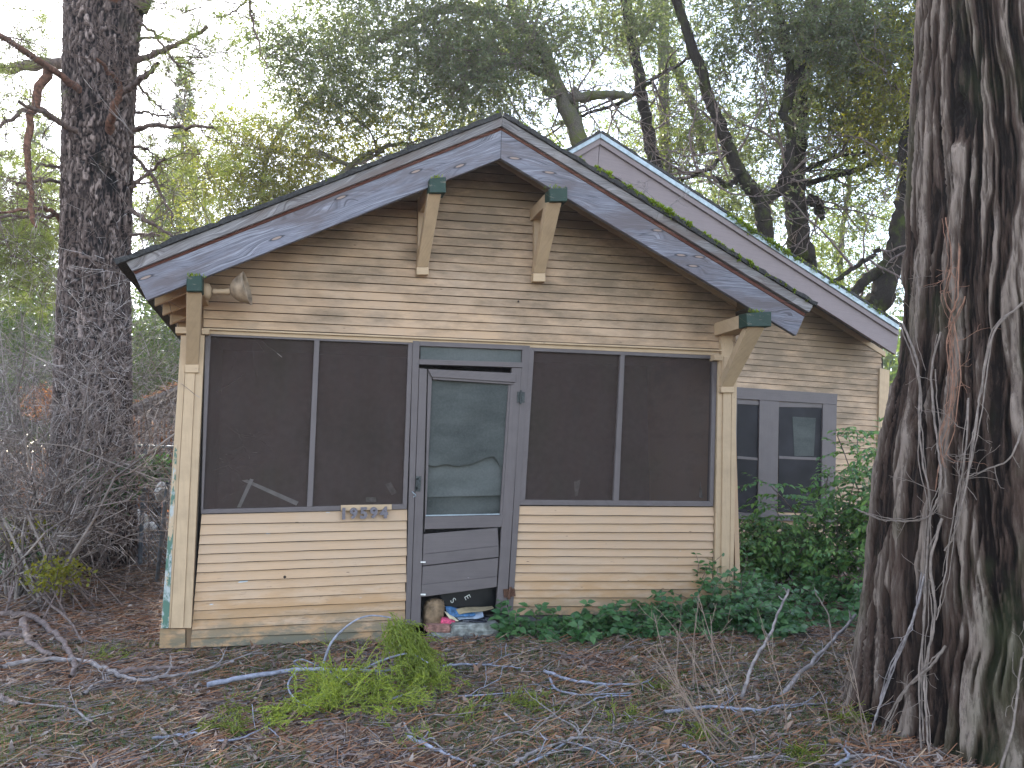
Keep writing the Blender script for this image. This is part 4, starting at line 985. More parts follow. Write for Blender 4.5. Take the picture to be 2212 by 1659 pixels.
def build_cedar():
    a0 = math.atan2(CAM[1] - CEDX[1], CAM[0] - CEDX[0])      # angle facing the camera
    th = np.concatenate([a0 + np.linspace(-1.75, 1.75, 430), a0 + np.linspace(1.75, 2 * np.pi - 1.75, 92)[1:-1]])
    z = np.concatenate([np.linspace(-0.15, 4.3, 500), np.linspace(4.35, 10, 40)])
    T, Z = np.meshgrid(th, z, indexing='ij'); Rr = cedar_r(Z)
    U = (T - a0) * 0.72                                       # metres round the trunk
    # knots bend the ridges
    kn = []
    for px, py, rad in ((2074, 222, 0.10), (2026, 444, 0.09)):
        d = ray(px, py); s = 2.0
        while s < 8:
            p = CAM + d * s
            if np.hypot(*(p[:2] - CEDX)) < cedar_r(p[2]): break
            s += 0.01
        kn.append((((math.atan2(p[1] - CEDX[1], p[0] - CEDX[0]) - a0 + np.pi) % (2 * np.pi) - np.pi) * 0.72, p[2], rad))
    W = U.copy(); K = np.zeros_like(U)
    for ku, kz, kr in kn:
        du, dz = U - ku, (Z - kz) / 2.2; dd = np.hypot(du, dz); g = 0.6 * np.exp(-(dd / (kr * 1.5)) ** 2)
        W = W - np.sign(du) * g * kr * 0.9 * (1 - np.exp(-(np.abs(du) / 0.02)))
        K = K + np.exp(-(dd / (kr * 0.42)) ** 2)
    warp = 0.15 * (fbm(U * 1.2, Z * 1.1, 21, 3) - 0.5) + 0.055 * (fbm(U * 4, Z * 2.6, 22, 3) - 0.5) + 0.015 * (vn(U * 14, Z * 9, 23) - 0.5)
    W = W + warp + 0.06 * np.maximum(0, 1.2 - Z) * (U + 0.2)
    n1 = fbm(W * 14, Z * 0.55, 31, 2); r1 = 1 - np.abs(2 * n1 - 1)
    n2 = vn(W * 42, Z * 1.8, 33); r2 = 1 - np.abs(2 * n2 - 1)
    n3 = vn(W * 70, Z * 4.5, 35); n4 = vn(W * 150, Z * 9, 37)
    strip = 0.55 * vn(W * 27, Z * 1.2 + vn(W * 6, Z * 0.2, 40) * 2.5, 39) + 0.45 * vn(W * 55, Z * 2.4, 41)
    s2 = np.clip((strip - 0.46) / 0.13, 0, 1); s2 = s2 * s2 * (3 - 2 * s2)
    plates = vn(W * 22, Z * 2.1, 44)
    brk = np.clip((plates - 0.30) / 0.12, 0, 1); h = 0.46 * s2 * (0.45 + 0.55 * brk) + 0.16 * r1 ** 1.5 + 0.16 * r2 + 0.16 * n3 + 0.12 * n4
    h = h * (1 - 0.6 * K) - 0.35 * K * (0.5 + 0.5 * np.sin(160 * np.hypot(W - W.mean(), Z - Z.mean())))
    h = h + 0.22 * (fbm(W * 60, Z * 7, 58, 3) - 0.5) * 2 * 0.8; h = np.clip((h - 0.42) * 1.25 + 0.42, -0.3, 1.2)
    butt = 0.10 * np.clip(0.9 - Z, 0, 1) ** 1.3 * (np.sin(T * 5 + 1.0) + 0.5 * np.sin(T * 9 + 2)) * np.clip((U + 0.75) * 1.6, 0, 1)
    rad = Rr + h * 0.068 - 0.022 + butt + 0.03 * (fbm(U * 1.5, Z * 0.8, 50, 2) - 0.5)
    X = CEDX[0] + rad * np.cos(T); Y = CEDX[1] + rad * np.sin(T)
    V = np.stack([X, Y, Z], -1).reshape(-1, 3); nz = len(z); nt_ = len(th)
    i, j = np.meshgrid(np.arange(nt_), np.arange(nz - 1), indexing='ij'); i2 = (i + 1) % nt_
    F = np.stack([i * nz + j, i2 * nz + j, i2 * nz + j + 1, i * nz + j + 1], -1).reshape(-1, 4)
    o = empty('cedar_tree', (CEDX[0], CEDX[1], 0), 'huge cedar with shaggy furrowed grey bark filling the right edge', 'tree')
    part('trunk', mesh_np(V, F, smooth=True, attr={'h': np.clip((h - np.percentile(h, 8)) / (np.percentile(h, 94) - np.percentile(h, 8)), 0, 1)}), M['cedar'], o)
    return o
cedar = build_cedar()
def on_cedar(px, py, out=0.085):
    d = ray(px, py); s = 2.0
    while s < 7:
        p = CAM + d * s
        if np.hypot(*(p[:2] - CEDX)) < cedar_r(p[2]) + out: return p
        s += 0.01
    v = CEDX - CAM[:2]; return CAM + d * (np.linalg.norm(v) / math.hypot(d[0], d[1]))
VN = [
 (([(1950, 699), (1979, 774), (1987, 848), (1985, 904), (1993, 998), (2009, 1083), (2003, 1200), (1996, 1330), (1990, 1480), (1996, 1600)]), 5.2, 'vine', 'longest pale vine running down the left side of the cedar trunk'),
 ([(2032, 717), (2013, 792), (2017, 886), (2028, 979), (2032, 1054), (2008, 1130), (2000, 1300), (1985, 1470), (1990, 1620)], 4.6, 'vine', 'pale vine beside the longest one, bending left below the cedar middle'),
 ([(2209, 654), (2147, 718), (2118, 848), (2110, 904), (2092, 1027), (2065, 1143), (2040, 1190)], 5.0, 'vine', 'pale vine slanting down from the right edge of the cedar trunk'),
 ([(2073, 531), (2068, 640), (2050, 700), (2058, 792), (2050, 904), (2036, 960), (2020, 1060)], 3.0, 'vine_red', 'reddish vine down the middle of the cedar trunk'),
 ([(1845, 1098), (1901, 1121), (1957, 1125), (2002, 1119), (2030, 1090)], 3.6, 'vine', 'loose vine tip reaching left from the cedar trunk over the green shrub'),
 ([(2209, 923), (2181, 990), (2125, 1016), (2092, 1028)], 4.0, 'vine', 'curved vine crossing the right part of the cedar trunk'),
 ([(1999, 1240), (1970, 1346), (1927, 1443), (1898, 1530), (1880, 1584)], 5.5, 'stick_grey', 'grey stem slanting from the vine bundle to the ground left of the cedar base'),
 ([(2042, 1395), (2010, 1440), (1956, 1487), (1920, 1548), (1900, 1602)], 5.2, 'vine', 'pale stem bending down across the cedar base'),
 ([(2035, 1120), (2010, 1220), (2020, 1330), (1998, 1450), (2002, 1560), (2008, 1650)], 5.8, 'vine', 'thick pale vine in the bundle at the foot of the cedar'),
 ([(2092, 860), (2085, 980), (2062, 1100), (2040, 1250), (2022, 1340)], 3.6, 'vine', 'thin pale vine right of the bundle on the cedar'),
 ([(2043, 470), (2055, 560), (2040, 640), (2062, 700), (2048, 800)], 2.4, 'vine_red', 'thin red-brown vine high on the cedar trunk'),
 ([(2085, 640), (2045, 740), (2060, 850), (2030, 940), (2040, 1010)], 2.6, 'vine_red', 'thin red-brown vine crossing others mid cedar trunk'),
 ([(2060, 690), (2075, 800), (2060, 930), (2030, 1010)], 2.6, 'vine_red', 'short reddish vine lying against the cedar bark near its middle'),
 ([(1975, 560), (1985, 640), (1978, 720), (2000, 800)], 2.4, 'vine', 'short pale vine near the left edge of the cedar trunk'),
 ([(2162, 1659), (2190, 1560), (2205, 1440), (2212, 1400)], 5.0, 'vine', 'pale stem rising at the far right corner below the cedar'),
 ([(2110, 904), (2095, 960), (2068, 1010), (2110, 1080)], 2.4, 'vine', 'forked thin vine tip on the lower cedar trunk'),
]
for pts, wpx, mt, lab in VN:
    q = [on_cedar(x, y, 0.085 + 0.012 * math.sin(i * 2.1)) for i, (x, y) in enumerate(pts)]
    r0 = wpx / FPX * 3.3 / 2 * 1.15
    V, F = limb(q, r0, r0 * 0.6, 7, 7, 0.0015, 0.2)
    o = empty('vine', q[-1], lab, 'vine', 'dry vines on the cedar trunk')
    part('stem', mesh_np(V, F, smooth=True), M[mt], o)
    if len(pts) > 4:
        for sgn in (-1, 1):
            q2 = [on_cedar(x + sgn * (4 + 5 * math.sin(i * 1.7 + x)), y + 6 * math.cos(i + y), 0.08) for i, (x, y) in enumerate(pts[(sgn + 1) // 2:len(pts) - (1 - sgn) // 2])]
            V, F = limb(q2, r0 * 0.6, r0 * 0.35, 6, 6, 0.002, 0.2); part('strand', mesh_np(V, F, smooth=True), M[mt], o)
    k = 3; sp = smooth_path(q, 7); ids = rng.integers(2, len(sp) - 2, k); outd = nrm(CAM - sp[ids])
    A, B, ra, rb_, _, _ = grow(sp[ids], outd * 0.35 + rng.normal(size=(k, 3)) * np.array([0.6, 0.3, 0.6]), 0.07 + rng.random(k) * 0.16, 0.0022, 2, 5, (2,), 0.5, 0.25, rmin=0.0011)
    V, F = prisms(A, B, ra, rb_, 4); part('twigs', mesh_np(V, F), M[mt], o, kind='stuff')

# ================================================================== PINE (left)
PDEP = 9.6
def pine_pt(px, py, dd=0.0): return PD(px, py, PDEP + dd)
def build_pine():
    tab = [(-300, 236, 95), (-60, 232, 85), (0, 226, 78), (60, 222, 73), (150, 217, 71), (300, 212, 69), (450, 209, 68), (600, 205, 69), (800, 202, 74), (1000, 200, 80), (1180, 198, 92)]
    pts = np.array([pine_pt(x, y) for y, x, r in [(a, b, c) for a, b, c in tab]]); rad = np.array([c for _, _, c in tab]) / FPX * PDEP
    order = np.argsort(pts[:, 2]); pts = pts[order]; rad = rad[order]
    root = empty('pine_tree', (pts[0][0], pts[0][1], gz(pts[0][0], pts[0][1])), 'tall pine with plated dark bark and broken dead branches behind the bare shrubs', 'tree')
    z = np.linspace(pts[0][2] - 0.3, pts[-1][2], 440); a0 = math.atan2(CAM[1] - pts[0][1], CAM[0] - pts[0][0])
    th = np.concatenate([a0 + np.linspace(-1.8, 1.8, 190), a0 + np.linspace(1.8, 2 * np.pi - 1.8, 42)[1:-1]])
    cx = np.interp(z, pts[:, 2], pts[:, 0]); cy = np.interp(z, pts[:, 2], pts[:, 1]); rr = np.interp(z, pts[:, 2], rad)
    T, Z = np.meshgrid(th, z, indexing='ij'); U = (T - a0) * 0.42
    Uw = U * 14 + 0.9 * (fbm(U * 9, Z * 6, 61, 4) - 0.5) * 3.6; Zw = Z * 4.2 + 1.0 * (fbm(U * 14, Z * 8, 62, 4) - 0.5) * 3
    ci, cj = np.floor(Uw).astype(int), np.floor(Zw).astype(int); f1 = np.full(U.shape, 9.0); f2 = np.full(U.shape, 9.0); idv = np.zeros(U.shape)
    for a in (-1, 0, 1):
        for b in (-1, 0, 1):
            x = ci + a; y = cj + b
            jx = x + _tab[x & 255, y & 255]; jy = y + _tab[(x + 77) & 255, (y + 31) & 255]
            d = np.hypot(Uw - jx, (Zw - jy))
            new = d < f1; f2 = np.where(new, f1, np.minimum(f2, d)); idv = np.where(new, _tab[(x + 13) & 255, (y + 5) & 255], idv); f1 = np.where(new, d, f1)
    e = np.clip((f2 - f1 + 0.12 * (fbm(U * 60, Z * 30, 67, 2) - 0.5)) / 0.42, 0, 1); e = e ** 0.8
    h = e * (0.55 + 0.45 * idv) + 0.5 * (fbm(U * 45, Z * 22, 65, 3) - 0.5)
    hole = np.exp(-(((U + 0.03) / 0.07) ** 2 + ((Z - pine_pt(222, 370)[2]) / 0.14) ** 2)) + np.exp(-(((U - 0.17) / 0.06) ** 2 + ((Z - pine_pt(262, 408)[2]) / 0.1) ** 2))
    h = h - 0.9 * hole
    rad2 = rr[None, :] + 0.035 * h - 0.02
    X = cx[None, :] + rad2 * np.cos(T); Y = cy[None, :] + rad2 * np.sin(T)
    V = np.stack([X, Y, Z], -1).reshape(-1, 3); nz = len(z); n = len(th)
    i, j = np.meshgrid(np.arange(n), np.arange(nz - 1), indexing='ij'); i2 = (i + 1) % n
    F = np.stack([i * nz + j, i2 * nz + j, i2 * nz + j + 1, i * nz + j + 1], -1).reshape(-1, 4)
    part('trunk', mesh_np(V, F, smooth=True, attr={'h': np.clip(h, 0, 1)}), M['pine'], root)
    # forks at the top of the frame
    for pth, r0, r1 in (([(232, 20, -.15), (236, -60, -.35), (232, -200, -.5)], 34, 22), ([(180, 10, -.1), (165, -60, -.2), (140, -160, -.3)], 30, 20), ([(285, 10, 0), (310, -30, 0), (360, -110, .1)], 34, 22)):
        q = [pine_pt(x, y, dd) for x, y, dd in pth]; V, F = limb(q, r0 / FPX * PDEP, r1 / FPX * PDEP, 12, 6); part('fork', mesh_np(V, F, smooth=True), M['redbark'] if r0 == 34 and pth[0][0] == 232 else M['deadwood'], root)
    BR = [([(175, 198, -.35), (90, 135, -.9), (0, 77, -1.5), (-60, 60, -1.8)], 9, 5, 'redbark'), ([(152, 138, .1), (75, 140, .5), (0, 152, .9), (-90, 170, 1.2)], 15, 10, 'deadwood'),
          ([(104, 146, -.7), (72, 235, -.8), (60, 340, -.8), (68, 450, -.8), (78, 490, -.8)], 10, 4, 'redbark'), ([(170, 286, -.35), (110, 252, -.7), (41, 220, -1.1)], 7, 4, 'deadwood'),
          ([(143, 280, .0), (95, 240, -.2), (50, 238, -.3), (0, 276, -.5)], 8, 4, 'deadwood'), ([(146, 388, .0), (128, 362, -.1), (86, 356, -.3)], 5, 3, 'deadwood'),
          ([(144, 392, .0), (90, 392, -.4), (34, 397, -.8)], 5, 3, 'deadwood'), ([(138, 474, 0), (110, 455, -.3), (75, 450, -.6), (0, 459, -1)], 6, 3, 'redbark'),
          ([(136, 468, 0), (70, 466, -.3), (0, 469, -.6)], 5, 3, 'deadwood'), ([(237, 283, -.38), (248, 230, -.72), (256, 180, -.85), (209, 129, -1.2)], 10, 4, 'redbark'),
          ([(285, 134, 0), (350, 112, -.2), (400, 85, -.3), (448, 56, -.4)], 8, 4, 'deadwood'), ([(262, 202, -.3), (300, 175, -.6), (341, 137, -.9)], 8, 5, 'deadwood'),
          ([(280, 292, 0), (310, 274, -.1), (380, 274, -.3), (461, 276, -.5)], 7, 3, 'deadwood'), ([(284, 238, .1), (320, 246, .1), (364, 248, 0)], 4, 2.5, 'deadwood'),
          ([(282, 318, 0), (320, 320, -.1)], 4, 3, 'deadwood'), ([(282, 325, .1), (328, 381, .1), (352, 425, 0), (373, 470, -.1)], 5, 2.5, 'deadwood'),
          ([(282, 405, 0), (320, 375, -.1), (356, 342, -.3)], 5, 3, 'deadwood'), ([(278, 450, 0), (330, 485, -.2), (384, 517, -.4)], 6, 3, 'deadwood'),
          ([(278, 506, 0), (344, 509, -.1)], 4, 3, 'deadwood'), ([(136, 500, 0), (160, 540, -.4), (198, 560, -.5)], 7, 4, 'deadwood'), ([(284, 394, 0), (340, 392, -.2)], 3, 2, 'deadwood'),
          ([(292, 40, 0), (330, 70, -.2), (372, 130, -.4), (420, 160, -.4)], 4, 2, 'deadwood'), ([(288, 90, .1), (340, 80, .2), (420, 98, .3)], 4, 2, 'deadwood'), ([(500, -90, -.3), (538, 0, -.4), (549, 62, -.4), (576, 148, -.5)], 4.5, 1.5, 'deadwood'), ([(600, -60, 0), (560, -20, -.2), (510, 22, -.3), (470, 40, -.4)], 3.5, 1.5, 'deadwood'), ([(284, 170, .1), (330, 220, .1), (370, 245, .1)], 4, 2, 'deadwood')]
    tipP, tipD = [], []
    for pth, r0, r1, mt in BR:
        q = [pine_pt(x, y, dd) for x, y, dd in pth]; V, F = limb(q, r0 / FPX * PDEP * 0.9, r1 / FPX * PDEP * 0.8, 9, 6, 0.012, 0.3)
        o = part('branch', mesh_np(V, F, smooth=True), M[mt], root)
        sp = smooth_path(q, 6); k = 5; ids = rng.integers(len(sp) // 3, len(sp), k); ax = nrm(sp[ids] - sp[np.maximum(ids - 3, 0)])
        A, B, ra, rb_, tp, td = grow(sp[ids], ax * 0.6 + rng.normal(size=(k, 3)) * 0.7 + np.array([0, 0, -0.1]), 0.45 + 0.4 * rng.random(k), 0.008, 3, 6, (3, 3), 0.55, 0.22, rmin=0.0028)
        V, F = prisms(A, B, ra, rb_); part('twigs', mesh_np(V, F), M['deadwood'], o, kind='stuff')
    # drooping live twigs with needle tufts, top and left
    bases, dirs = [], []
    for _ in range(120):
        x = rng.choice([rng.uniform(-60, 115), rng.uniform(310, 460)], p=[0.62, 0.38]); y = rng.uniform(-60, 330) if x < 200 else rng.uniform(-60, 240); dd = rng.uniform(-1.4, 1.5)
        bases.append(pine_pt(x, y, dd)); dirs.append((rng.normal() * 0.8, rng.normal() * 0.4, -0.35 + rng.normal() * 0.4))
    for _ in range(240):
        bases.append(pine_pt(rng.uniform(-80, 110), rng.uniform(400, 640), rng.uniform(0, 3))); dirs.append((rng.normal(), rng.normal() * 0.4, rng.normal() * 0.4))
    for _ in range(60):
        bases.append(pine_pt(rng.uniform(290, 470), rng.uniform(230, 520), rng.uniform(0.2, 2.5))); dirs.append((rng.normal(), rng.normal() * 0.4, -0.3 + rng.normal() * 0.4))
    A, B, ra, rb_, tp, td = grow(bases, dirs, 0.55, 0.0065, 2, 6, (3,), 0.6, 0.3, up=0.06, rmin=0.003)
    V, F = prisms(A, B, ra, rb_); part('live_twigs', mesh_np(V, F), M['deadwood'], root, kind='stuff')
    v_ = tp - CAM; w_ = v_ @ _F; px_ = CXP + FPX * (v_ @ _R) / w_; ok = (px_ < 125) | (px_ > 300); tp, td = tp[ok], td[ok]
    k = 34; Pn = np.repeat(tp, k, 0); Dn = nrm(np.repeat(td, k, 0) * 0.75 + rng.normal(size=(len(Pn), 3)) * 0.55)
    V, F = leaves(Pn, Dn, 0.15 + 0.08 * rng.random(len(Pn)), 0.0052); part('needles', mesh_np(V, F), M['needle'], root, kind='stuff')
build_pine()

# ================================================================== BROADLEAF TREES BEHIND
def crown(name, blobs, mt, root, leafL=0.075, leafW=0.026):
    """blobs: (px,py,rx,ry,depth,depth radius,number of sprigs)"""
    PP, DD = [], []
    for (px, py, rx_, ry_, dep, rd, n) in blobs:
        n = int(n * 1.12); c = PD(px, py, dep); ax = _R * rx_ / FPX * dep; ay = _U * ry_ / FPX * dep; az = _h * rd
        ncl = max(6, n // 26); u = nrm(rng.normal(size=(ncl, 3))) * (rng.random((ncl, 1)) ** 0.42)
        ctr = c + u[:, :1] * ax + u[:, 1:2] * ay + u[:, 2:3] * az
        idx = rng.integers(0, ncl, n); sz = 0.16 + 0.20 * rng.random(ncl)
        p = ctr[idx] + rng.normal(size=(n, 3)) * sz[idx][:, None] * np.array([1.15, 1.15, 0.75])
        out = nrm(p - ctr[idx] + rng.normal(size=(n, 3)) * 0.15 + np.array([0, 0, -0.06]))
        PP.append(p); DD.append(out)
    p = np.vstack(PP); d = np.vstack(DD); n = len(p); per = 9
    t = np.tile(np.arange(per) / per, n); P0 = np.repeat(p, per, 0); D0 = np.repeat(d, per, 0)
    pos = P0 + D0 * (t * 0.24)[:, None] + rng.normal(size=P0.shape) * 0.012
    ld = nrm(D0 * 0.7 + rng.normal(size=P0.shape) * 0.62 + np.array([0, 0, -0.25]))
    V, F = leaves(pos, ld, leafL * (0.65 + 0.7 * rng.random(len(pos))), leafW * (0.7 + 0.6 * rng.random(len(pos))))
    part('crown', mesh_np(V, F), mt, root, kind='stuff')
    V, F = prisms(p, p + d * 0.24, 0.0035, 0.0018); part('twigs', mesh_np(V, F), M['stick_brown'], root, kind='stuff')
def ttree(name, label, limbs, dep, mt, blobs, lmt, leafL=0.075, leafW=0.026, twiggy=0, group=None):
    b = limbs[0][0][0]; c = PD(b[0], b[1], dep)
    root = empty(name, (c[0], c[1], gz(c[0], c[1])), label, 'tree', group)
    for n_, (pth, r0, r1) in enumerate(limbs):
        q = [PD(p[0], p[1], dep + (p[2] if len(p) > 2 else 0)) for p in pth]
        if n_ == 0: q = [np.array([q[0][0], q[0][1], gz(q[0][0], q[0][1]) - 0.1])] + q
        V, F = limb(q, r0 / FPX * dep, r1 / FPX * dep, 12, 8, 0.012, 0.22)
        part('trunk' if n_ == 0 else 'limb', mesh_np(V, F, smooth=True), mt, root)
        if twiggy:
            sp = smooth_path(q, 8); k = twiggy; ids = rng.integers(len(sp) // 3, len(sp), k); ax = nrm(sp[ids] - sp[ids - 3])
            A, B, ra, rb_, tp, td = grow(sp[ids], ax * 0.5 + rng.normal(size=(k, 3)) * 0.7, 1.1 + rng.random(k), 0.022, 3, 7, (4, 4), 0.55, 0.2, rmin=0.004)
            V, F = prisms(A, B, ra, rb_, 4); part('branches', mesh_np(V, F), M['stick_brown'], root, kind='stuff')
    if blobs: crown(name, blobs, lmt, root, leafL, leafW)
    return root
# centre-left live oak with arching limbs
ttree('live_oak', 'pale-barked leaning oak rising behind the porch gable', [([(1265, 420), (1250, 300), (1213, 215), (1172, 110), (1120, 40), (1080, -80)], 24, 9), ([(1195, 165), (1120, 140), (1080, 140, -.3), (990, 180, -.5)], 10, 4),
      ([(1165, 100), (1105, 100, -.2), (1060, 30, -.4), (960, 20, -.6), (895, 45, -.8), (820, 90, -.9)], 12, 7), ([(1252, 345), (1240, 190)], 9, 7), ([(1225, 218), (1290, 205), (1365, 208)], 12, 7), ([(1225, 215), (1172, 195)], 10, 8)],
      13.5, M['mossy_pale'], [(960, 40, 250, 160, 13.2, 1.9, 1700), (740, 120, 230, 150, 13.8, 1.8, 1500), (1010, 180, 210, 120, 13.0, 1.6, 1450), (730, 20, 110, 120, 14, 1.3, 750), (1150, 60, 150, 120, 14.0, 1.4, 1100), (900, -170, 420, 120, 13.5, 2.2, 800), (720, -120, 150, 90, 14, 1.5, 450), (690, 190, 90, 100, 14, 1.2, 520), (1010, 100, 130, 90, 12.9, 1.0, 900)], M['oak_leaf'], twiggy=3)  # blobs high above the frame are unseen, added to shade the sun
ttree('yellow_green_tree', 'yellow-green leafy tree left of the porch roof', [([(560, 560), (565, 420), (585, 320), (640, 250), (700, 200)], 9, 3), ([(735, 380, -1), (790, 335, -1), (870, 310, -1), (960, 330, -1)], 6, 3), ([(690, 330, -1), (760, 355, -1), (830, 325, -1)], 5, 3)],
      15.5, M['mossy_pale'], [(590, 350, 120, 120, 15.5, 1.5, 1500), (520, 450, 120, 120, 15.8, 1.5, 1300), (520, 300, 60, 90, 15.8, .8, 400), (700, 300, 150, 90, 15.2, 1.3, 1000), (640, 440, 120, 80, 15.2, 1.2, 800), (850, 290, 150, 70, 15, 1.2, 800), (1000, 280, 120, 60, 15, 1.2, 600)], M['yellow_leaf'], 0.06, 0.024, twiggy=3)
ttree('bare_limbed_oak', 'slender grey-trunked tree between the two roof peaks', [([(1415, 420), (1410, 340), (1394, 250), (1374, 130), (1350, 0), (1330, -120)], 16, 10), ([(1380, 190), (1395, 185, -.2), (1430, 160, -.4), (1490, 125, -.6)], 5, 3), ([(1392, 190), (1340, 222), (1270, 245), (1200, 270)], 5, 2.5)],
      14.5, M['mossy_dark'], [(1330, 30, 120, 130, 14.5, 1.3, 1100), (1320, -160, 200, 110, 14.5, 1.6, 300)], M['oak_leaf'], twiggy=4)  # last blob is unseen canopy, added overhead to block sun
ttree('grey_tree', 'pale straight grey trunk right of the slender tree behind the roofs', [([(1440, 420), (1436, 300), (1434, 120), (1430, -150)], 13, 11), ([(1436, 100), (1470, 170), (1500, 240), (1520, 330)], 10, 9)],
      16.5, M['mossy_pale'], [(1450, 60, 130, 130, 16.5, 1.3, 1000), (1500, 260, 110, 130, 16.5, 1.2, 900), (1420, 330, 110, 80, 16.5, 1.2, 600)], M['olive_leaf'])
ttree('mossy_oak', 'dark mossy forked oak rising over the main roof', [([(1655, 560), (1650, 470), (1640, 430), (1615, 395), (1590, 360), (1560, 280), (1530, 210), (1500, 110), (1470, 30), (1440, -90)], 19, 9), ([(1655, 432), (1690, 400), (1702, 350), (1708, 290), (1690, 240)], 13, 9),
      ([(1690, 250), (1712, 190), (1742, 120), (1780, 60), (1830, -40)], 10, 5), ([(1700, 235), (1706, 140), (1690, 60), (1670, -40)], 10, 6), ([(1575, 320), (1530, 365, -.2), (1470, 390, -.3)], 5, 3), ([(1600, 380), (1570, 400), (1540, 380)], 8, 4)],
      12.0, M['mossy_dark'], [(1620, 60, 130, 110, 12, 1.2, 850), (1770, 90, 140, 110, 12, 1.2, 700), (1600, -140, 260, 110, 12, 1.5, 400), (1860, 40, 120, 140, 12, 1.2, 800), (1560, 440, 80, 60, 12.6, .8, 260), (1640, 280, 90, 90, 12.8, .8, 420)], M['oak_leaf'], twiggy=4)  # the blob above the frame is unseen canopy added for its shade
ttree('broad_oak', 'thick dark oak trunk immediately right of the forked mossy oak', [([(1740, 620), (1732, 560), (1722, 480), (1716, 400), (1722, 300), (1730, 150), (1760, 0), (1790, -120)], 30, 15), ([(1722, 400), (1790, 385), (1860, 365), (1910, 340)], 7, 3), ([(1722, 380), (1800, 340), (1870, 330)], 6, 3), ([(1745, 430), (1768, 440), (1770, 470)], 12, 10)],
      13.5, M['mossy_dark'], [(1840, 220, 150, 110, 13.5, 1.2, 1100), (1900, 330, 110, 90, 13.5, 1.1, 700), (1730, 200, 110, 120, 14, 1.1, 600), (1900, 130, 110, 120, 13.6, 1.2, 650), (1800, 420, 110, 70, 14.2, 1.0, 260), (1850, -120, 220, 120, 13.5, 1.5, 250)], M['olive_leaf'], twiggy=4)  # last blob lies out of view, added to screen the sun
ttree('leaning_mossy_tree', 'heavily mossed dark trunk leaning beside the cedar above the eave', [([(1880, 720), (1905, 640), (1935, 540), (1955, 440), (1975, 300), (1990, 100), (2000, -100)], 27, 16), ([(1835, 640), (1870, 605), (1915, 570)], 11, 12), ([(1800, 610), (1850, 575), (1900, 540)], 5, 5), ([(1962, 420), (1950, 330), (1960, 250)], 10, 7)],
      11.5, M['mossy_dark'], [(1930, 230, 80, 160, 11.8, 1.0, 700), (1960, 30, 80, 110, 12, 1.0, 600)], M['yellow_leaf'], twiggy=3)
# leafy fill far behind the right-hand trees
ttree('pale_leafy_tree', 'sparse pale green tree far behind the main roof at the right', [([(1820, 700), (1815, 560), (1830, 430), (1850, 300)], 8, 4)],
      21, M['mossy_pale'], [(1840, 520, 130, 110, 21, 1.8, 1100), (1650, 430, 180, 120, 20, 1.8, 900), (1500, 360, 180, 110, 20, 1.8, 900), (1260, 330, 150, 90, 20, 1.8, 700), (1870, 640, 120, 60, 20, 1.4, 500)], M['olive_leaf'], 0.09, 0.032)

ttree('pale_leafy_tree', 'sparse sunlit tree far behind the pine at the left', [([(440, 700), (445, 520), (440, 380)], 5, 3)],
      23, M['mossy_pale'], [(440, 430, 90, 120, 23, 1.8, 620), (350, 520, 90, 110, 23, 1.8, 700), (60, 420, 130, 150, 24, 2.0, 900), (-20, 250, 110, 120, 24, 2.0, 400)], M['olive_leaf'], 0.10, 0.036)
# distant conifer
def conifer(label, px, ytop, ybot, wpx, dep, n=420, mt='needle_dark'):
    top = PD(px, ytop, dep); x, y = top[0], top[1]; g = float(gz(x, y)); H = top[2] - g; Wd = wpx / FPX * dep / 2
    root = empty('conifer', (x, y, g), label, 'tree', 'conifers in the distance')
    V, F = tube([(x, y, g - .2), (x, y, g + H * 0.5), (x, y, g + H)], [H * 0.012, H * 0.008, 0.01], 8); part('trunk', mesh_np(V, F), M['stick_brown'], root)
    t = rng.random(n) ** 0.8 * 0.93; zz = g + H * (1 - t); ln = Wd * (0.12 + 0.95 * t) * (0.6 + 0.5 * rng.random(n)); a = rng.random(n) * 2 * np.pi
    A0 = np.stack([np.full(n, x), np.full(n, y), zz], 1); D = np.stack([np.cos(a), np.sin(a), np.full(n, -0.12)], 1)
    B0 = A0 + D * ln[:, None] + np.array([0, 0, 1]) * (ln * 0.08)[:, None]
    V, F = prisms(A0, B0, 0.02 + 0.01 * ln, 0.008); part('branches', mesh_np(V, F), M['stick_brown'], root, kind='stuff')
    per = 26; s = rng.random(n * per) ** 0.6; Pt = np.repeat(A0, per, 0) * (1 - s)[:, None] + np.repeat(B0, per, 0) * s[:, None]
    side = nrm(np.repeat(D, per, 0) * 0.7 + rng.normal(size=(n * per, 3)) * 0.6 + np.array([0, 0, -0.15]))
    V, F = leaves(Pt, side, (0.22 + 0.18 * rng.random(n * per)) * dep / 28, 0.035 * dep / 28); part('needles', mesh_np(V, F), M[mt], root, kind='stuff')
conifer('tall thin distant conifer against the sky between the pine and the oak', 403, 120, 620, 150, 27, 420)
conifer('shorter distant conifer just right of the pine trunk', 350, 330, 700, 150, 24, 260)
conifer('distant conifer left of the pine trunk', 90, 250, 800, 240, 30, 360)
conifer('distant conifer at the far left edge', -30, 360, 800, 220, 22, 300, 'green_mass')

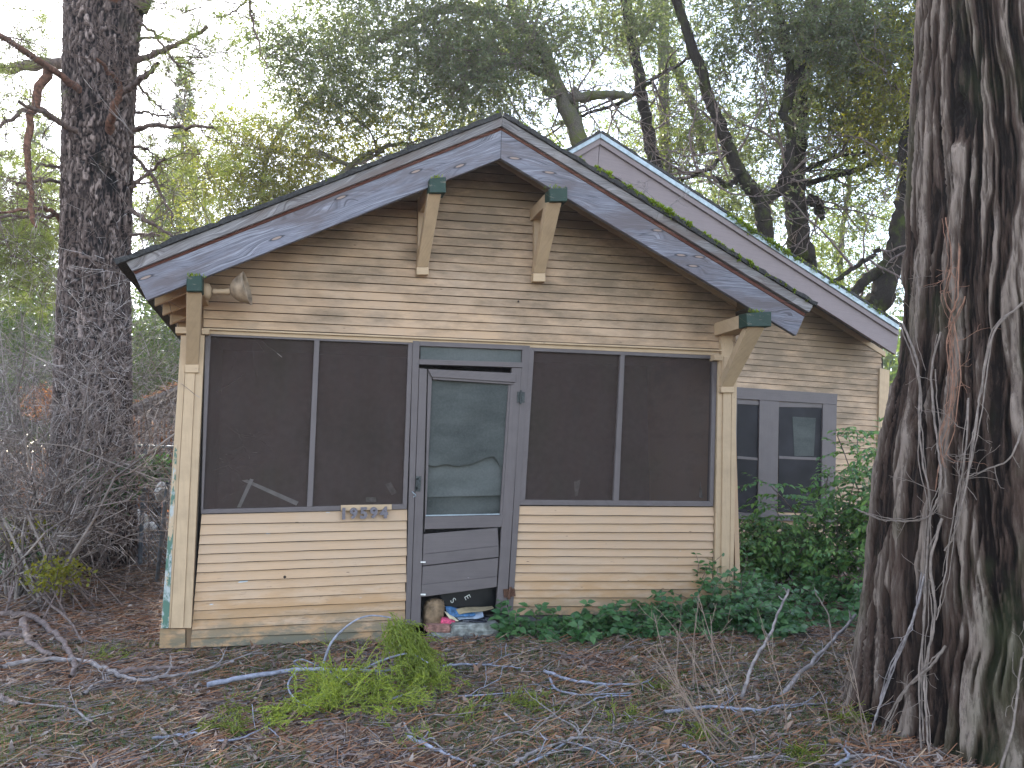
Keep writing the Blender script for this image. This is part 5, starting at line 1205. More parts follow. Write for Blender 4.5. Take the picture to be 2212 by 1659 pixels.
# a far wood closing the horizon
def far_wood():
    n = 42000; az = np.radians(rng.uniform(-38, 62, n)); dist = rng.uniform(30, 46, n)
    x = CAM[0] + np.sin(az) * dist; y = CAM[1] + np.cos(az) * dist
    hmax = 4.8 + 2.6 * fbm(np.degrees(az) * 0.25, dist * 0 + 1, 71, 3); z = gz(x, y) + hmax * rng.random(n) ** 0.8
    Pt = np.stack([x, y, z], 1) + rng.normal(size=(n, 3)) * 0.3
    V, F = leaves(Pt, rng.normal(size=(n, 3)), 0.5 + 0.4 * rng.random(n), 0.22)
    o = obj('far_wood', mesh_np(V, F), M['green_mass']); tag(o, 'far-off green wood behind the trees and cottage', 'woodland', kind='stuff')
far_wood()
# ================================================================== LEFT BACKGROUND
def leafy_bush(name, label, blobs, mt, L=0.07, W=0.035, cat='shrub'):
    c = PD(blobs[0][0], blobs[0][1], blobs[0][4]); root = empty(name, (c[0], c[1], gz(c[0], c[1])), label, cat)
    PP = []
    for (px, py, rx_, ry_, dep, rd, n) in blobs:
        c = PD(px, py, dep); u = nrm(rng.normal(size=(n, 3))) * (rng.random((n, 1)) ** 0.4)
        PP.append(c + u[:, :1] * _R * rx_ / FPX * dep + u[:, 1:2] * _U * ry_ / FPX * dep + u[:, 2:3] * _h * rd)
    p = np.vstack(PP); p = p + rng.normal(size=p.shape) * 0.05; p[:, 2] = np.maximum(p[:, 2], gz(p[:, 0], p[:, 1]) + 0.02)
    V, F = leaves(p, rng.normal(size=p.shape) + np.array([0, 0, -0.2]), L * (0.6 + 0.8 * rng.random(len(p))), W * (0.6 + 0.8 * rng.random(len(p))))
    part('foliage', mesh_np(V, F), mt, root, kind='stuff')
    k = 30; ids = rng.integers(0, len(p), k); b = np.array(root.location) + rng.normal(size=(k, 3)) * np.array([0.3, 0.3, 0])
    b[:, 2] = gz(b[:, 0], b[:, 1]); V, F = prisms(b, p[ids], 0.012, 0.004); part('stems', mesh_np(V, F), M['stick_brown'], root, kind='stuff')
leafy_bush('green_shrub', 'sunlit green shrub mass behind the pine and the bare twigs', [(330, 720, 90, 120, 15, 1.2, 5200), (120, 640, 150, 90, 15, 1.2, 5000), (20, 700, 120, 120, 14, 1.0, 4000), (340, 820, 80, 60, 14, .8, 2500)], M['green_mass'])
leafy_bush('dead_bracken', 'bank of orange-brown dead leaves behind the wire fence', [(310, 1000, 90, 110, 13.6, .6, 8500), (110, 870, 60, 40, 14.5, .6, 1500), (60, 1050, 140, 80, 13.5, .8, 3500), (290, 1100, 60, 50, 13.2, .5, 1600)], M['bracken'], cat='bracken')
leafy_bush('evergreen_bush', 'dark green leafy bush at the wire fence left of the corner post', [(225, 1050, 60, 55, 9.4, .4, 1300), (320, 1010, 60, 25, 9.6, .3, 500), (40, 1180, 60, 60, 8.6, .4, 900)], M['ivy'], 0.08, 0.05)
leafy_bush('low_weeds', 'low yellow-green weeds at the foot of the bare shrub', [(120, 1240, 60, 30, 7.0, .3, 420), (50, 1150, 70, 40, 8.0, .3, 400)], M['yellow_leaf'], 0.05, 0.03, 'weeds')
# fence
def fence():
    dep = 10.0; a = PD(150, 958, dep + .3); b = PD(385, 966, dep - .4)
    root = empty('wire_fence', (a[0], a[1], gz(a[0], a[1])), 'sagging chain-link fence left of the cottage', 'fence')
    V, F = tube([a, (a + b) / 2, b], 0.018, 8); part('top_rail', mesh_np(V, F, smooth=True), M['steel'], root)
    for px in (190, 318):
        t = (px - 150) / 235; p = a * (1 - t) + b * t; q = p.copy(); q[2] = gz(p[0], p[1]) - 0.1; V, F = tube([q, p + np.array([0, 0, .03])], 0.025, 8); part('post', mesh_np(V, F, smooth=True), M['steel'], root)
    z1 = a[2]; z0 = float(gz(a[0], a[1])); L = np.linalg.norm((b - a)[:2]); n = int((L + (z1 - z0)) / 0.07); A, B = [], []
    d = (b - a) / np.linalg.norm(b - a)
    for k in range(n):
        s = k * 0.07
        for sg in (1, -1):
            s0, s1 = (s - (z1 - z0), s) if sg > 0 else (s, s - (z1 - z0))
            c0, c1 = np.clip([s0, s1], 0, L)
            za = z0 + (c0 - s0) * (z1 - z0) / (s1 - s0); zc = z0 + (c1 - s0) * (z1 - z0) / (s1 - s0)
            if abs(c1 - c0) < 0.01: continue
            p = a + d * c0; p[2] = za; q = a + d * c1; q[2] = zc; A.append(p); B.append(q)
    V, F = prisms(A, B, 0.0025, 0.0025); part('wire_mesh', mesh_np(V, F), M['steel'], root, kind='stuff')
    p0 = on_ground(338, 1252); p1 = PD(362, 1045, 7.6)
    root = empty('metal_post', tuple(p0), 'leaning blue-grey metal pipe standing left of the corner post', 'post')
    V, F = tube([p0 - np.array([0, 0, .1]), p1], 0.022, 10); part('pipe', mesh_np(V, F, smooth=True), M['steel'], root)
fence()
def shed():
    dep = 12.0; root = empty('lean_to_shed', tuple(PD(325, 1190, dep) * np.array([1, 1, 0])), 'collapsing lean-to with a littered slanting roof beyond the fence', 'shed')
    f = [PD(262, 884, dep), PD(395, 828, dep), PD(395, 836, dep), PD(262, 893, dep)]
    part('roof', hexa(f, [p + _h * 1.6 for p in f]), M['upper'], root)
    n = 900; s, t = rng.random(n), rng.random(n); base = np.array([f[0] * (1 - a) + f[1] * a + _h * 1.6 * b + np.array([0, 0, .03]) for a, b in zip(s, t)])
    V, F = leaves(base, rng.normal(size=(n, 3)) * np.array([1, 1, .3]), 0.16, 0.02); part('roof_litter', mesh_np(V, F), M['bracken'], root, kind='stuff')
    for px, w_ in ((325, 9), (340, 8), (368, 6)):
        tp = PD(px, 858, dep + .3); V, F = tube([np.array([tp[0], tp[1], -0.1]), tp], w_ / FPX * dep / 2, 8); part('post', mesh_np(V, F), M['stick_brown'], root)
    f = [PD(324, 1010, dep - .1), PD(343, 1010, dep - .1), PD(341, 1150, dep - .1), PD(324, 1150, dep - .1)]; part('door', hexa(f, [p + _h * .1 for p in f]), M['dark'], root)
    for i in range(11):
        x = 275 + i * 10; tp = PD(x, 900 - i * 4, dep + .8); bt = PD(x, 1100, dep + .8); V, F = tube([bt, tp], 0.02, 6); part('stake', mesh_np(V, F), M['stick_brown'], root)
shed()
for i, (px, py, rx_, ry_, lab) in enumerate(((285, 1122, 30, 24, 'large sunlit white rock at the foot of the lean-to'), (352, 1060, 16, 22, 'upright white rock beside the lean-to door'), (250, 1150, 20, 8, 'flat pale stone left of the large white rock'), (322, 1140, 14, 12, 'small white rock right of the large white rock'))):
    c = PD(px, py, 10.9); V, F = blob(c, (rx_ / FPX * 10.9, .2, ry_ / FPX * 10.9), i + 20, 18, 12, 0.35); tag(obj('rock', mesh_np(V, F), M['whitewash']), lab, 'rock', 'sunlit rocks beyond the fence')
# bare shrubs
def bare_shrub(label, px, py, n, h, lean, rad=0.010, kids=(8, 7, 4)):
    p = on_ground(px, py); base = p + rng.normal(size=(n, 3)) * np.array([0.22, 0.22, 0]); d = rng.normal(size=(n, 3)) * np.array([0.38, 0.25, 0.1]) + np.array([lean, 0, 1.0])
    root = empty('bare_shrub', tuple(p), label, 'shrub', 'bare twiggy shrubs at the left')
    A, B, ra, rb_, tp, td = grow(base, d, h * (0.7 + 0.5 * rng.random(n)), rad, 4, 7, kids, 0.46, 0.17, up=0.0, spread=0.75, rmin=0.0016)
    keep = A[:, 2] > 0.0
    A, B, ra, rb_ = A[keep], B[keep], ra[keep] * 1.15, rb_[keep] * 1.15; th = ra < 0.0030
    V, F = join([prisms(A[~th], B[~th], ra[~th], rb_[~th]), ribbons(A[th], B[th], ra[th], rb_[th])]); part('twigs', mesh_np(V, F), M['twig'], root, kind='stuff')
bare_shrub('bare grey shrub at the left edge with stems rising from the needles', 10, 1300, 14, 2.8, -0.05, 0.016)
bare_shrub('dense bare shrub in front of the pine trunk', 95, 1290, 14, 2.8, 0.10, 0.016)
bare_shrub('bare shrub leaning toward the cottage eave', 135, 1215, 9, 2.5, -0.08, 0.015)
bare_shrub('farther bare shrub between the pine and the wire fence', 85, 1175, 9, 2.9, -0.05)
bare_shrub('bare shrub outside the left edge reaching into view', -110, 1260, 8, 2.2, 0.15)

# ================================================================== PLANTS AT THE WALL
def leaf_mesh(L, W, fold=0.15, tipc=0.2):
    prof = [(0, 0.0), (0.2, 0.40), (0.5, 0.47), (0.8, 0.22), (1.0, 0.0)]
    V = []; F = []
    for t, w_ in prof:
        z = -tipc * L * t * t; V += [(-w_ * W, t * L, z + fold * w_ * W), (0, t * L, z), (w_ * W, t * L, z + fold * w_ * W)]
    for i in range(len(prof) - 1):
        a = i * 3; F += [(a, a + 1, a + 4, a + 3), (a + 1, a + 2, a + 5, a + 4)]
    me = bpy.data.meshes.new('leaf'); me.from_pydata(V, [], F)
    me.polygons.foreach_set('use_smooth', [True] * len(F)); me.update(); return me
def mats_from(Pt, D, N):                          # rotation matrices: local y along D, z towards N
    Y_ = nrm(D); X_ = nrm(np.cross(Y_, N)); Z_ = np.cross(X_, Y_); return X_, Y_, Z_
def leaf_plant(name, label, Pt, D, N, sc, mt, L, W, cat, stems=None, stem_mt=None, tipc=0.25):
    """the 300 leaves nearest the camera are single parts, the rest one joined part"""
    root = empty(name, tuple(Pt.mean(0) * np.array([1, 1, 0])), label, cat); loc = Vector(root.location)
    tm = leaf_mesh(L, W, 0.3, tipc); tm.materials.append(mt); base = np.array([v.co[:] for v in tm.vertices]); fc = np.array([p.vertices[:] for p in tm.polygons])
    X_, Y_, Z_ = mats_from(Pt, D, N); order = np.argsort(np.linalg.norm(Pt - CAM, axis=1)); near, rest = order[:300], order[300:]
    for i in near:
        o = bpy.data.objects.new('leaf', tm); col.objects.link(o); o.parent = root
        Mx = Matrix(((X_[i][0], Y_[i][0], Z_[i][0], 0), (X_[i][1], Y_[i][1], Z_[i][1], 0), (X_[i][2], Y_[i][2], Z_[i][2], 0), (0, 0, 0, 1)))
        o.matrix_local = Matrix.Translation(Vector(Pt[i]) - loc) @ Mx @ Matrix.Scale(sc[i], 4)
    if len(rest):
        r = rest; V = Pt[r][:, None] + sc[r][:, None, None] * (base[None, :, :1] * X_[r][:, None] + base[None, :, 1:2] * Y_[r][:, None] + base[None, :, 2:] * Z_[r][:, None])
        F = (fc[None] + (np.arange(len(r)) * len(base))[:, None, None]).reshape(-1, 4); part('leaves', mesh_np(V.reshape(-1, 3), F, smooth=True), mt, root, kind='stuff')
    if stems is not None: V, F = stems; part('stems', mesh_np(V, F), stem_mt or M['stick_brown'], root, kind='stuff')
    return root
def ground_vine(label, zones, seed, mt=None):
    PP, DD, NN, A, B = [], [], [], [], []
    for (x0, x1, y0, y1, hh, n) in zones:         # footprint in place coordinates, height, strand count
        for _ in range(n):
            b = np.array([rng.uniform(x0, x1), rng.uniform(y0, y1), 0.0]); b[2] = gz(b[0], b[1]); d = nrm(np.array([rng.normal() * 0.7, -abs(rng.normal()) * 0.4, 1.0 * rng.random() + 0.25])); ln = hh * (0.6 + 0.8 * rng.random())
            p = b.copy(); m = 7
            for s in range(m):
                q = p + d * ln / m; A.append(p); B.append(q); d = nrm(d + rng.normal(size=3) * 0.22 + np.array([0, -0.06, -0.10])); p = q
                p[2] = max(p[2], gz(p[0], p[1]) + 0.02)
                for sg in (1, -1):
                    sd = nrm(np.cross(d, [0, 0, 1.0])) * sg; PP.append(p.copy()); DD.append(sd + d * 0.5 + rng.normal(size=3) * 0.25); NN.append(np.array([0, -0.55, 0.8]) + rng.normal(size=3) * 0.35)
    PP, DD, NN = map(np.array, (PP, DD, NN)); st = prisms(A, B, 0.003, 0.002)
    leaf_plant('trailing_vine', label, PP, DD, NN, 0.65 + 0.6 * rng.random(len(PP)), M['ivy'], 0.066, 0.042, 'vine', st, M['stick_brown'])
xa = P(1075, 1380, -0.1)[0]; xb = P(1500, 1360, -0.1)[0]; xc = P(1640, 1380, -.2)[0]; xd = P(1890, 1400, 0)[0]
ground_vine('low trailing vine along the wall right of the door block', [(xa, xb, -0.30, -0.05, 0.24, 120), (xa + .5, xb, -0.55, -0.2, 0.16, 60)], 1)
ground_vine('mound of glossy trailing vine at the right corner post', [(xb - .15, xc, -0.45, 0.25, 0.46, 130), (xb + 0.1, xc, -0.75, -0.3, 0.22, 50)], 2)
ground_vine('trailing vine spreading from the corner mound to the cedar', [(xc - 0.1, xd + .3, -0.35, 0.9, 0.30, 150), (xc + .3, xd + .6, -1.1, -0.2, 0.22, 70)], 3)
# tall shrub with compound leaves
def nandina(label, bases, nst, h, dens, spreadx=0.35):
    PP, DD, NN, A, B, RA = [], [], [], [], [], []
    for (bx, by) in bases:
        for _ in range(nst):
            b = np.array([bx + rng.normal() * 0.2, by + rng.normal() * 0.15, 0.0]); d = nrm(np.array([rng.normal() * spreadx, -0.1 + rng.normal() * 0.2, 1.0])); H = h * (0.45 + 0.65 * rng.random()); m = 9; p = b
            for s in range(m):
                q = p + d * H / m; A.append(p); B.append(q); RA.append(0.007); p = q; d = nrm(d + rng.normal(size=3) * 0.10)
                if s < 2: continue
                for _k in range(dens):
                    rd = nrm(np.array([rng.normal(), rng.normal() - 0.2, 0.25 + rng.normal() * 0.2])); rl = 0.22 + 0.2 * rng.random(); r0 = p.copy()
                    for u in range(5):
                        r1 = r0 + rd * rl / 5; A.append(r0); B.append(r1); RA.append(0.0022); r0 = r1; rd = nrm(rd + np.array([0, 0, -0.14]) + rng.normal(size=3) * 0.08)
                        for sg in (1, -1):
                            sd = nrm(np.cross(rd, [0, 0, 1.0])) * sg; PP.append(r0.copy()); DD.append(sd * 0.9 + rd * 0.8 + np.array([0, 0, -0.25]) + rng.normal(size=3) * 0.15); NN.append(np.array([0, -0.35, 1.0]) + rng.normal(size=3) * 0.3)
                    PP.append(r0.copy()); DD.append(rd); NN.append(np.array([0, -0.3, 1.0]))
    PP, DD, NN = map(np.array, (PP, DD, NN)); st = prisms(A, B, np.array(RA), np.array(RA) * 0.8)
    leaf_plant('compound_leaf_shrub', label, PP, DD, NN, 0.6 + 0.6 * rng.random(len(PP)), M['nandina'], 0.068, 0.034, 'shrub', st, M['stick_brown'])
q1 = PD(1835, 1250, 8.0); q2 = PD(1885, 1250, 7.6); q3 = PD(1690, 1250, 8.4)
nandina('tall bright green shrub with small pointed leaflets left of the cedar', [(q1[0], q1[1]), (q2[0], q2[1])], 11, 1.75, 5, 0.28)
nandina('lower dark green shrub under the pair of dark windows', [(q3[0], q3[1]), (PD(1620, 1250, 8.2)[0], PD(1620, 1250, 8.2)[1]), (PD(1760, 1250, 8.0)[0], PD(1760, 1250, 8.0)[1])], 8, 0.85, 4)

# ================================================================== STICKS, STALKS, BRANCHES
def gpts(pts): 
    out = []
    for p in pts:
        z = (p[2] if len(p) > 2 else 0.02) + 0.022; out.append(on_ground(p[0], p[1], z))
    return out
def stick(pts, wpx, mt, label, tw=0, tl=0.18, cat='branch', name='fallen_branch', r1=0.45):
    q = gpts(pts); dep = np.linalg.norm(q[0] - CAM); r = wpx / FPX * dep / 2
    V, F = limb(q, r, r * r1, 8, 6, r * 0.25, 0.25)
    o = empty(name, tuple(q[0]), label, cat, 'fallen branches on the ground'); part('stem', mesh_np(V, F, smooth=True), M[mt], o)
    if tw:
        sp = smooth_path(q, 6); ids = rng.integers(2, len(sp), tw); ax = nrm(sp[ids] - sp[ids - 2])
        A, B, ra, rb_, tp, td = grow(sp[ids], ax * 0.7 + rng.normal(size=(tw, 3)) * np.array([.7, .7, .25]), tl * (0.6 + 0.8 * rng.random(tw)), r * 0.45, 2, 6, (3,), 0.5, 0.2, rmin=0.0018)
        V, F = prisms(A, B, ra, rb_, 5); part('side_twigs', mesh_np(V, F), M[mt], o, kind='stuff')
    return o
S_ = [([(0, 1326), (65, 1330), (108, 1361), (144, 1397), (160, 1440), (152, 1460)], 11, 'stick_brown', 'thick arched grey-brown branch at the far left ground', 2),
 ([(-20, 1374), (30, 1372), (66, 1373)], 13, 'stick_brown', 'short thick cut branch at the far left', 0),
 ([(52, 1339), (59, 1371), (72, 1393), (115, 1416)], 14, 'stick_brown', 'thick forked stick under the arched branch at the left', 0),
 ([(0, 1443), (36, 1433), (144, 1424), (216, 1438), (259, 1458), (306, 1469), (360, 1461), (432, 1449), (504, 1429)], 9, 'stick_grey', 'long pale branch lying across the left foreground', 5),
 ([(252, 1454), (324, 1443), (389, 1443)], 12, 'stick_brown', 'short dark bark-covered stick beside the long pale branch', 0),
 ([(83, 1245, .25), (86, 1278, .12), (119, 1314, .06), (155, 1346, .04), (178, 1389, .02)], 6, 'stick_brown', 'thin bent stick rising at the foot of the bare shrubs', 1),
 ([(-10, 1503), (15, 1515), (40, 1524)], 15, 'stick_brown', 'stubby thick stick at the lower left edge', 0),
 ([(328, 1595), (396, 1586), (443, 1582)], 6, 'stick_blue', 'straight bluish stick in the left foreground', 1),
 ([(956, 1440), (1007, 1434), (1068, 1438), (1125, 1443)], 5, 'stick_blue', 'thin bluish stick on the dark litter below the door', 2),
 ([(1176, 1449), (1230, 1469), (1284, 1476), (1381, 1479)], 7, 'stick_blue', 'bent bluish stick right of centre, nearest the trailing vine', 1),
 ([(1187, 1465), (1205, 1490), (1266, 1501), (1363, 1497)], 5, 'stick_blue', 'bluish stick with a hooked end below the bent one', 2),
 ([(1266, 1521), (1302, 1505), (1366, 1503)], 4.5, 'stick_blue', 'small bluish stick touching the hooked one', 0),
 ([(881, 1592), (909, 1605), (960, 1627), (1030, 1656)], 9, 'stick_blue', 'stout bluish stick with a broken knob in the bottom centre', 1),
 ([(873, 1562), (888, 1585), (931, 1602), (967, 1625)], 5, 'stick_grey', 'thin grey stick behind the stout bluish one', 1),
 ([(1104, 1655), (1140, 1632), (1194, 1609), (1255, 1593), (1320, 1602), (1385, 1623), (1440, 1655)], 8, 'stick_grey', 'forked grey branch at the bottom right of centre', 6),
 ([(1255, 1593), (1240, 1568), (1200, 1545), (1194, 1508)], 5, 'stick_grey', 'grey side limb rising from the forked branch', 3),
 ([(1140, 1650), (1190, 1625), (1230, 1605), (1290, 1625), (1330, 1655)], 6, 'stick_blue', 'curved bluish stick under the forked grey branch', 2),
 ([(1060, 1600), (1115, 1582), (1150, 1588), (1200, 1600)], 4.5, 'stick_grey', 'curled thin twig left of the forked grey branch', 3),
 ([(1089, 1541), (1115, 1562)], 5, 'stick_grey', 'very short grey stick in the middle foreground', 0),
 ([(1434, 1537), (1524, 1528), (1578, 1530), (1646, 1533), (1686, 1524), (1786, 1519)], 7, 'stick_blue', 'long straight bluish branch in front of the cedar foot', 5),
 ([(1801, 1656), (1833, 1634), (1815, 1610), (1797, 1592)], 7, 'stick_blue', 'bluish forked twig at the bottom right', 1),
 ([(1833, 1634), (1884, 1632), (1956, 1652)], 6, 'stick_grey', 'pale stick joining the bluish forked twig at the bottom right', 2),
 ([(990, 1505), (1060, 1500), (1130, 1494)], 4.5, 'stick_blue', 'straight bluish twig right of the green cedar spray', 1),
 ([(640, 1560), (700, 1555), (760, 1545), (800, 1525)], 4.5, 'stick_brown', 'brown twig below the green cedar spray', 2),
 ([(470, 1600), (520, 1595), (575, 1572), (600, 1590)], 4.5, 'stick_blue', 'wavy bluish twig left of bottom centre', 2),
 ([(200, 1560), (150, 1530), (60, 1520), (0, 1510)], 5, 'stick_grey', 'thin grey twig sweeping along the lower left', 3),
 ([(180, 1500), (200, 1480), (225, 1470)], 6, 'stick_grey', 'short crooked grey twig in the left foreground', 1),
 ([(700, 1640), (760, 1630), (830, 1646)], 5, 'stick_brown', 'brown twig at the bottom left of centre', 1),
 ([(1475, 1610), (1520, 1630), (1550, 1656)], 6, 'stick_blue', 'bluish twig end at the bottom among the dry stalks', 1),
 ([(1600, 1640), (1680, 1632), (1740, 1650)], 5, 'stick_grey', 'grey twig along the bottom edge near the cedar', 2)]
for pts, wpx, mt, lab, tw in S_: stick(pts, wpx, mt, lab, tw)
def lean(pts, wpx, mt, label, dy=None):
    q = []
    b = on_ground(*pts[0]); dep = (b - CAM) @ _F
    for i, p in enumerate(pts): q.append(b if i == 0 else PD(p[0], p[1], dep + (dy or 0) * i / (len(pts) - 1)))
    r = wpx / FPX * dep / 2; V, F = limb(q, r, r * 0.6, 8, 6, r * 0.3, 0.3); o = empty('leaning_stick', tuple(b), label, 'branch', 'sticks leaning up from the ground'); part('stem', mesh_np(V, F, smooth=True), M[mt], o)
    sp = smooth_path(q, 6); ids = np.array([len(sp) - 2, len(sp) - 4, len(sp) // 2]); A, B, ra, rb_, _, _ = grow(sp[ids], rng.normal(size=(3, 3)) * .5 + np.array([0, 0, .5]), .07, r * .6, 1, 4, (), rmin=0.002); V, F = prisms(A, B, ra, rb_, 5); part('stub', mesh_np(V, F), M[mt], o, kind='stuff')
lean([(1600, 1521), (1628, 1429), (1660, 1379), (1682, 1321), (1704, 1273)], 8, 'stick_grey', 'upright crooked grey stick poking up in front of the corner vine', 0.2)
lean([(1678, 1516), (1740, 1443), (1790, 1393), (1848, 1328)], 11, 'stick_grey', 'thick grey stick leaning right toward the cedar', 0.5)
lean([(1835, 1500), (1800, 1400), (1790, 1330), (1760, 1280)], 4, 'vine', 'thin arching stem with a pale tip between the shrub and cedar', 0.3)
# the fallen cedar branch with bright green sprays
def cedar_branch():
    main = gpts([(447, 1480, .03), (530, 1462, .05), (640, 1447, .06), (700, 1446, .07), (800, 1449, .06), (868, 1447, .05)]); root = empty('cedar_bough', tuple(main[0]), 'fallen bluish bough carrying bright green cedar sprays in front of the door', 'branch')
    r = 10 / FPX * 5.2 / 2; V, F = limb(main, r, r * .5, 9, 6, .002, .2); part('stem', mesh_np(V, F, smooth=True), M['stick_blue'], root)
    b0 = on_ground(695, 1447, .07); dep = (b0 - CAM) @ _F
    arc = [b0, PD(716, 1388, dep), PD(760, 1345, dep - .02), PD(800, 1330, dep - .05), PD(845, 1334, dep - .05)]; V, F = limb(arc, r * .55, r * .25, 8, 6); part('side_limb', mesh_np(V, F, smooth=True), M['stick_blue'], root)
    arc2 = [on_ground(780, 1449, .06), PD(830, 1425, dep - .08), PD(885, 1412, dep - .1), PD(925, 1432, dep - .12)]; V, F = limb(arc2, r * .5, r * .25, 8, 6); part('side_limb', mesh_np(V, F, smooth=True), M['stick_blue'], root)
    for pp in ([(640, 1449, .05), (622, 1480, .06), (640, 1512, .04), (690, 1538, .02)], [(705, 1448, .06), (760, 1482, .03), (775, 1500, .02)], [(830, 1515, .02), (880, 1500, .04), (910, 1505, .02)], [(650, 1445, .05), (635, 1430, .12), (655, 1425, .12), (690, 1440, .07)]):
        V, F = limb(gpts(pp), r * .45, r * .2, 7, 5); part('side_limb', mesh_np(V, F, smooth=True), M['stick_blue'], root)
    # sprays: strands fanning and drooping, each with short flat side tips
    bases, dirs, lens = [], [], []
    def fan(px, py, d2, n, ln, z=None, dd=0, sp=14):
        for _ in range(n):
            x, y = px + rng.normal() * sp, py + rng.normal() * sp * .55; p = PD(x, y, dep + dd + rng.normal() * .05)
            g = gz(p[0], p[1])
            low = p[2] < g + .05 or dd < -.2
            if low: p = on_ground(x, y, .05 + .03 * rng.random())
            bases.append(p); dirs.append(_R * (d2[0] * 0.7 + rng.normal() * .45) - _h * (.25 + rng.normal() * .5) + np.array([0, 0, .12 + .25 * rng.random()]) if low else _R * (d2[0] + rng.normal() * .35) + np.array([0, 0, 1.0]) * (-d2[1] + rng.normal() * .3) - _h * (0.25 + rng.normal() * .25)); lens.append(ln * (.6 + .7 * rng.random()))
    fan(855, 1340, (.35, .75), 46, .17, sp=12); fan(885, 1370, (.45, .8), 52, .18, sp=14); fan(905, 1405, (.3, .8), 34, .17)
    fan(735, 1470, (-.1, .9), 40, .22, dd=-.1, sp=15); fan(800, 1470, (.2, .7), 30, .18, dd=-.12, sp=24); fan(880, 1450, (.5, .6), 44, .18, dd=-.1, sp=26); fan(930, 1470, (.4, .4), 34, .14, dd=-.15, sp=18)
    fan(720, 1520, (-.1, .5), 24, .14, dd=-.35, sp=16); fan(645, 1540, (-.2, .3), 22, .12, dd=-.4, sp=14); fan(790, 1510, (.1, .5), 30, .15, dd=-.3, sp=26); fan(860, 1500, (.4, .4), 30, .15, dd=-.28, sp=24); fan(705, 1505, (0, .8), 30, .16, dd=-.25, sp=14)
    A, B, ra, rb_, tp, td = grow(np.array(bases), np.array(dirs), np.array(lens) * 1.05, .0026, 3, 7, (6, 3), .36, .09, up=-.035, spread=.38, rmin=.0019)
    for X_ in (A, B): X_[:, 2] = np.maximum(X_[:, 2], gz(X_[:, 0], X_[:, 1]) + .006 + .02 * rng.random(len(X_)) * (X_[:, 2] < 0.03))
    V, F = ribbons(A, B, ra * 1.25, rb_ * 1.25); part('green_spray', mesh_np(V, F), M['cedar_spray'], root, kind='stuff')
cedar_branch()
for i, (px, py, n, lab) in enumerate(((440, 1572, 16, 'small green cedar sprig at the lower left of the bough'), (470, 1533, 9, 'tiny green cedar sprig left of the bough'), (600, 1540, 14, 'green cedar sprig just left of the bough foliage'), (560, 1590, 8, 'tiny green sprig in the bottom left of centre'),
                                 (1080, 1520, 14, 'flattened green sprig right of the bough'), (1200, 1530, 12, 'green sprig among the bluish sticks'), (1520, 1600, 14, 'bright green sprig at the foot of the dry stalks'), (1745, 1625, 18, 'bright green sprig at the bottom right'), (1790, 1545, 14, 'green sprig under the long straight bluish branch'),
                                 (920, 1610, 8, 'tiny green sprig beside the stout bluish stick'), (205, 1420, 6, 'tiny green sprig near the arched branch'), (1340, 1560, 12, 'green sprig above the forked grey branch'), (1010, 1560, 10, 'green sprig in the middle foreground'), (1440, 1480, 10, 'green sprig behind the dry stalks'))):
    c = on_ground(px, py, .03); b = c + rng.normal(size=(n, 3)) * np.array([.07, .06, 0]); a0 = rng.uniform(0, 6.28); d = np.stack([np.cos(a0 + rng.normal(size=n) * .5), np.sin(a0 + rng.normal(size=n) * .5), .12 + .1 * rng.random(n)], 1)
    A, B, ra, rb_, _, _ = grow(b, d, .12, .0022, 3, 5, (5, 3), .42, .1, spread=.42, rmin=.0016)
    for X_ in (A, B): X_[:, 2] = np.maximum(X_[:, 2], gz(X_[:, 0], X_[:, 1]) + .01)
    V, F = prisms(A, B, ra, rb_); o = obj('cedar_sprig', mesh_np(V, F), M['cedar_spray']); tag(o, lab, 'sprig', 'small green sprigs on the ground', 'stuff') if False else tag(o, lab, 'sprig', 'small green sprigs on the ground')
# dry stalks
stk = [((1640, 1625), (1590, 1510), (1540, 1390), (1508, 1285)), ((1590, 1640), (1500, 1540), (1440, 1430), (1412, 1325)), ((1570, 1640), (1475, 1500), (1390, 1395)), ((1500, 1480), (1497, 1400), (1510, 1290)), ((1620, 1630), (1510, 1540), (1400, 1430)),
       ((1600, 1630), (1530, 1480), (1462, 1365)), ((1560, 1655), (1480, 1500), (1425, 1400)), ((1460, 1500), (1462, 1430), (1468, 1365)), ((1580, 1600), (1500, 1545), (1390, 1480)), ((1430, 1620), (1470, 1545), (1490, 1538)), ((1590, 1600), (1545, 1450), (1535, 1330)),
       ((1700, 1600), (1690, 1500), (1645, 1350)), ((1870, 1620), (1850, 1480), (1830, 1400)), ((1800, 1610), (1780, 1510), (1740, 1450)), ((1880, 1640), (1870, 1560), (1850, 1500)), ((1540, 1650), (1520, 1560), (1500, 1440))]
for grp, lab in ((stk[:6], 'tallest clump of dry pale stalks in front of the trailing vine'), (stk[6:11], 'shorter dry stalks crossing the tallest clump'), (stk[11:], 'thin dry stalks standing left of the cedar foot')):
    b = on_ground(*grp[0][0]); root = empty('dry_weed', tuple(b), lab, 'weed', 'dry weed stalks')
    for s in grp:
        b = on_ground(*s[0]); dep = (b - CAM) @ _F; q = [b] + [PD(p[0], p[1], dep + .25 * i) for i, p in enumerate(s[1:])]; r = 3.0 / FPX * dep / 2
        V, F = limb(q, r, r * .45, 6, 6); part('stalk', mesh_np(V, F, smooth=True), M['straw'], root)
        sp = smooth_path(q, 6); ids = rng.integers(len(sp) // 3, len(sp), 4); ax = nrm(sp[ids] - sp[ids - 2]); A, B, ra, rb_, _, _ = grow(sp[ids], ax + rng.normal(size=(4, 3)) * .35, .16, r * .5, 2, 5, (2,), .5, .12, rmin=.0012)
        V, F = prisms(A, B, ra, rb_); part('twigs', mesh_np(V, F), M['straw'], root, kind='stuff')

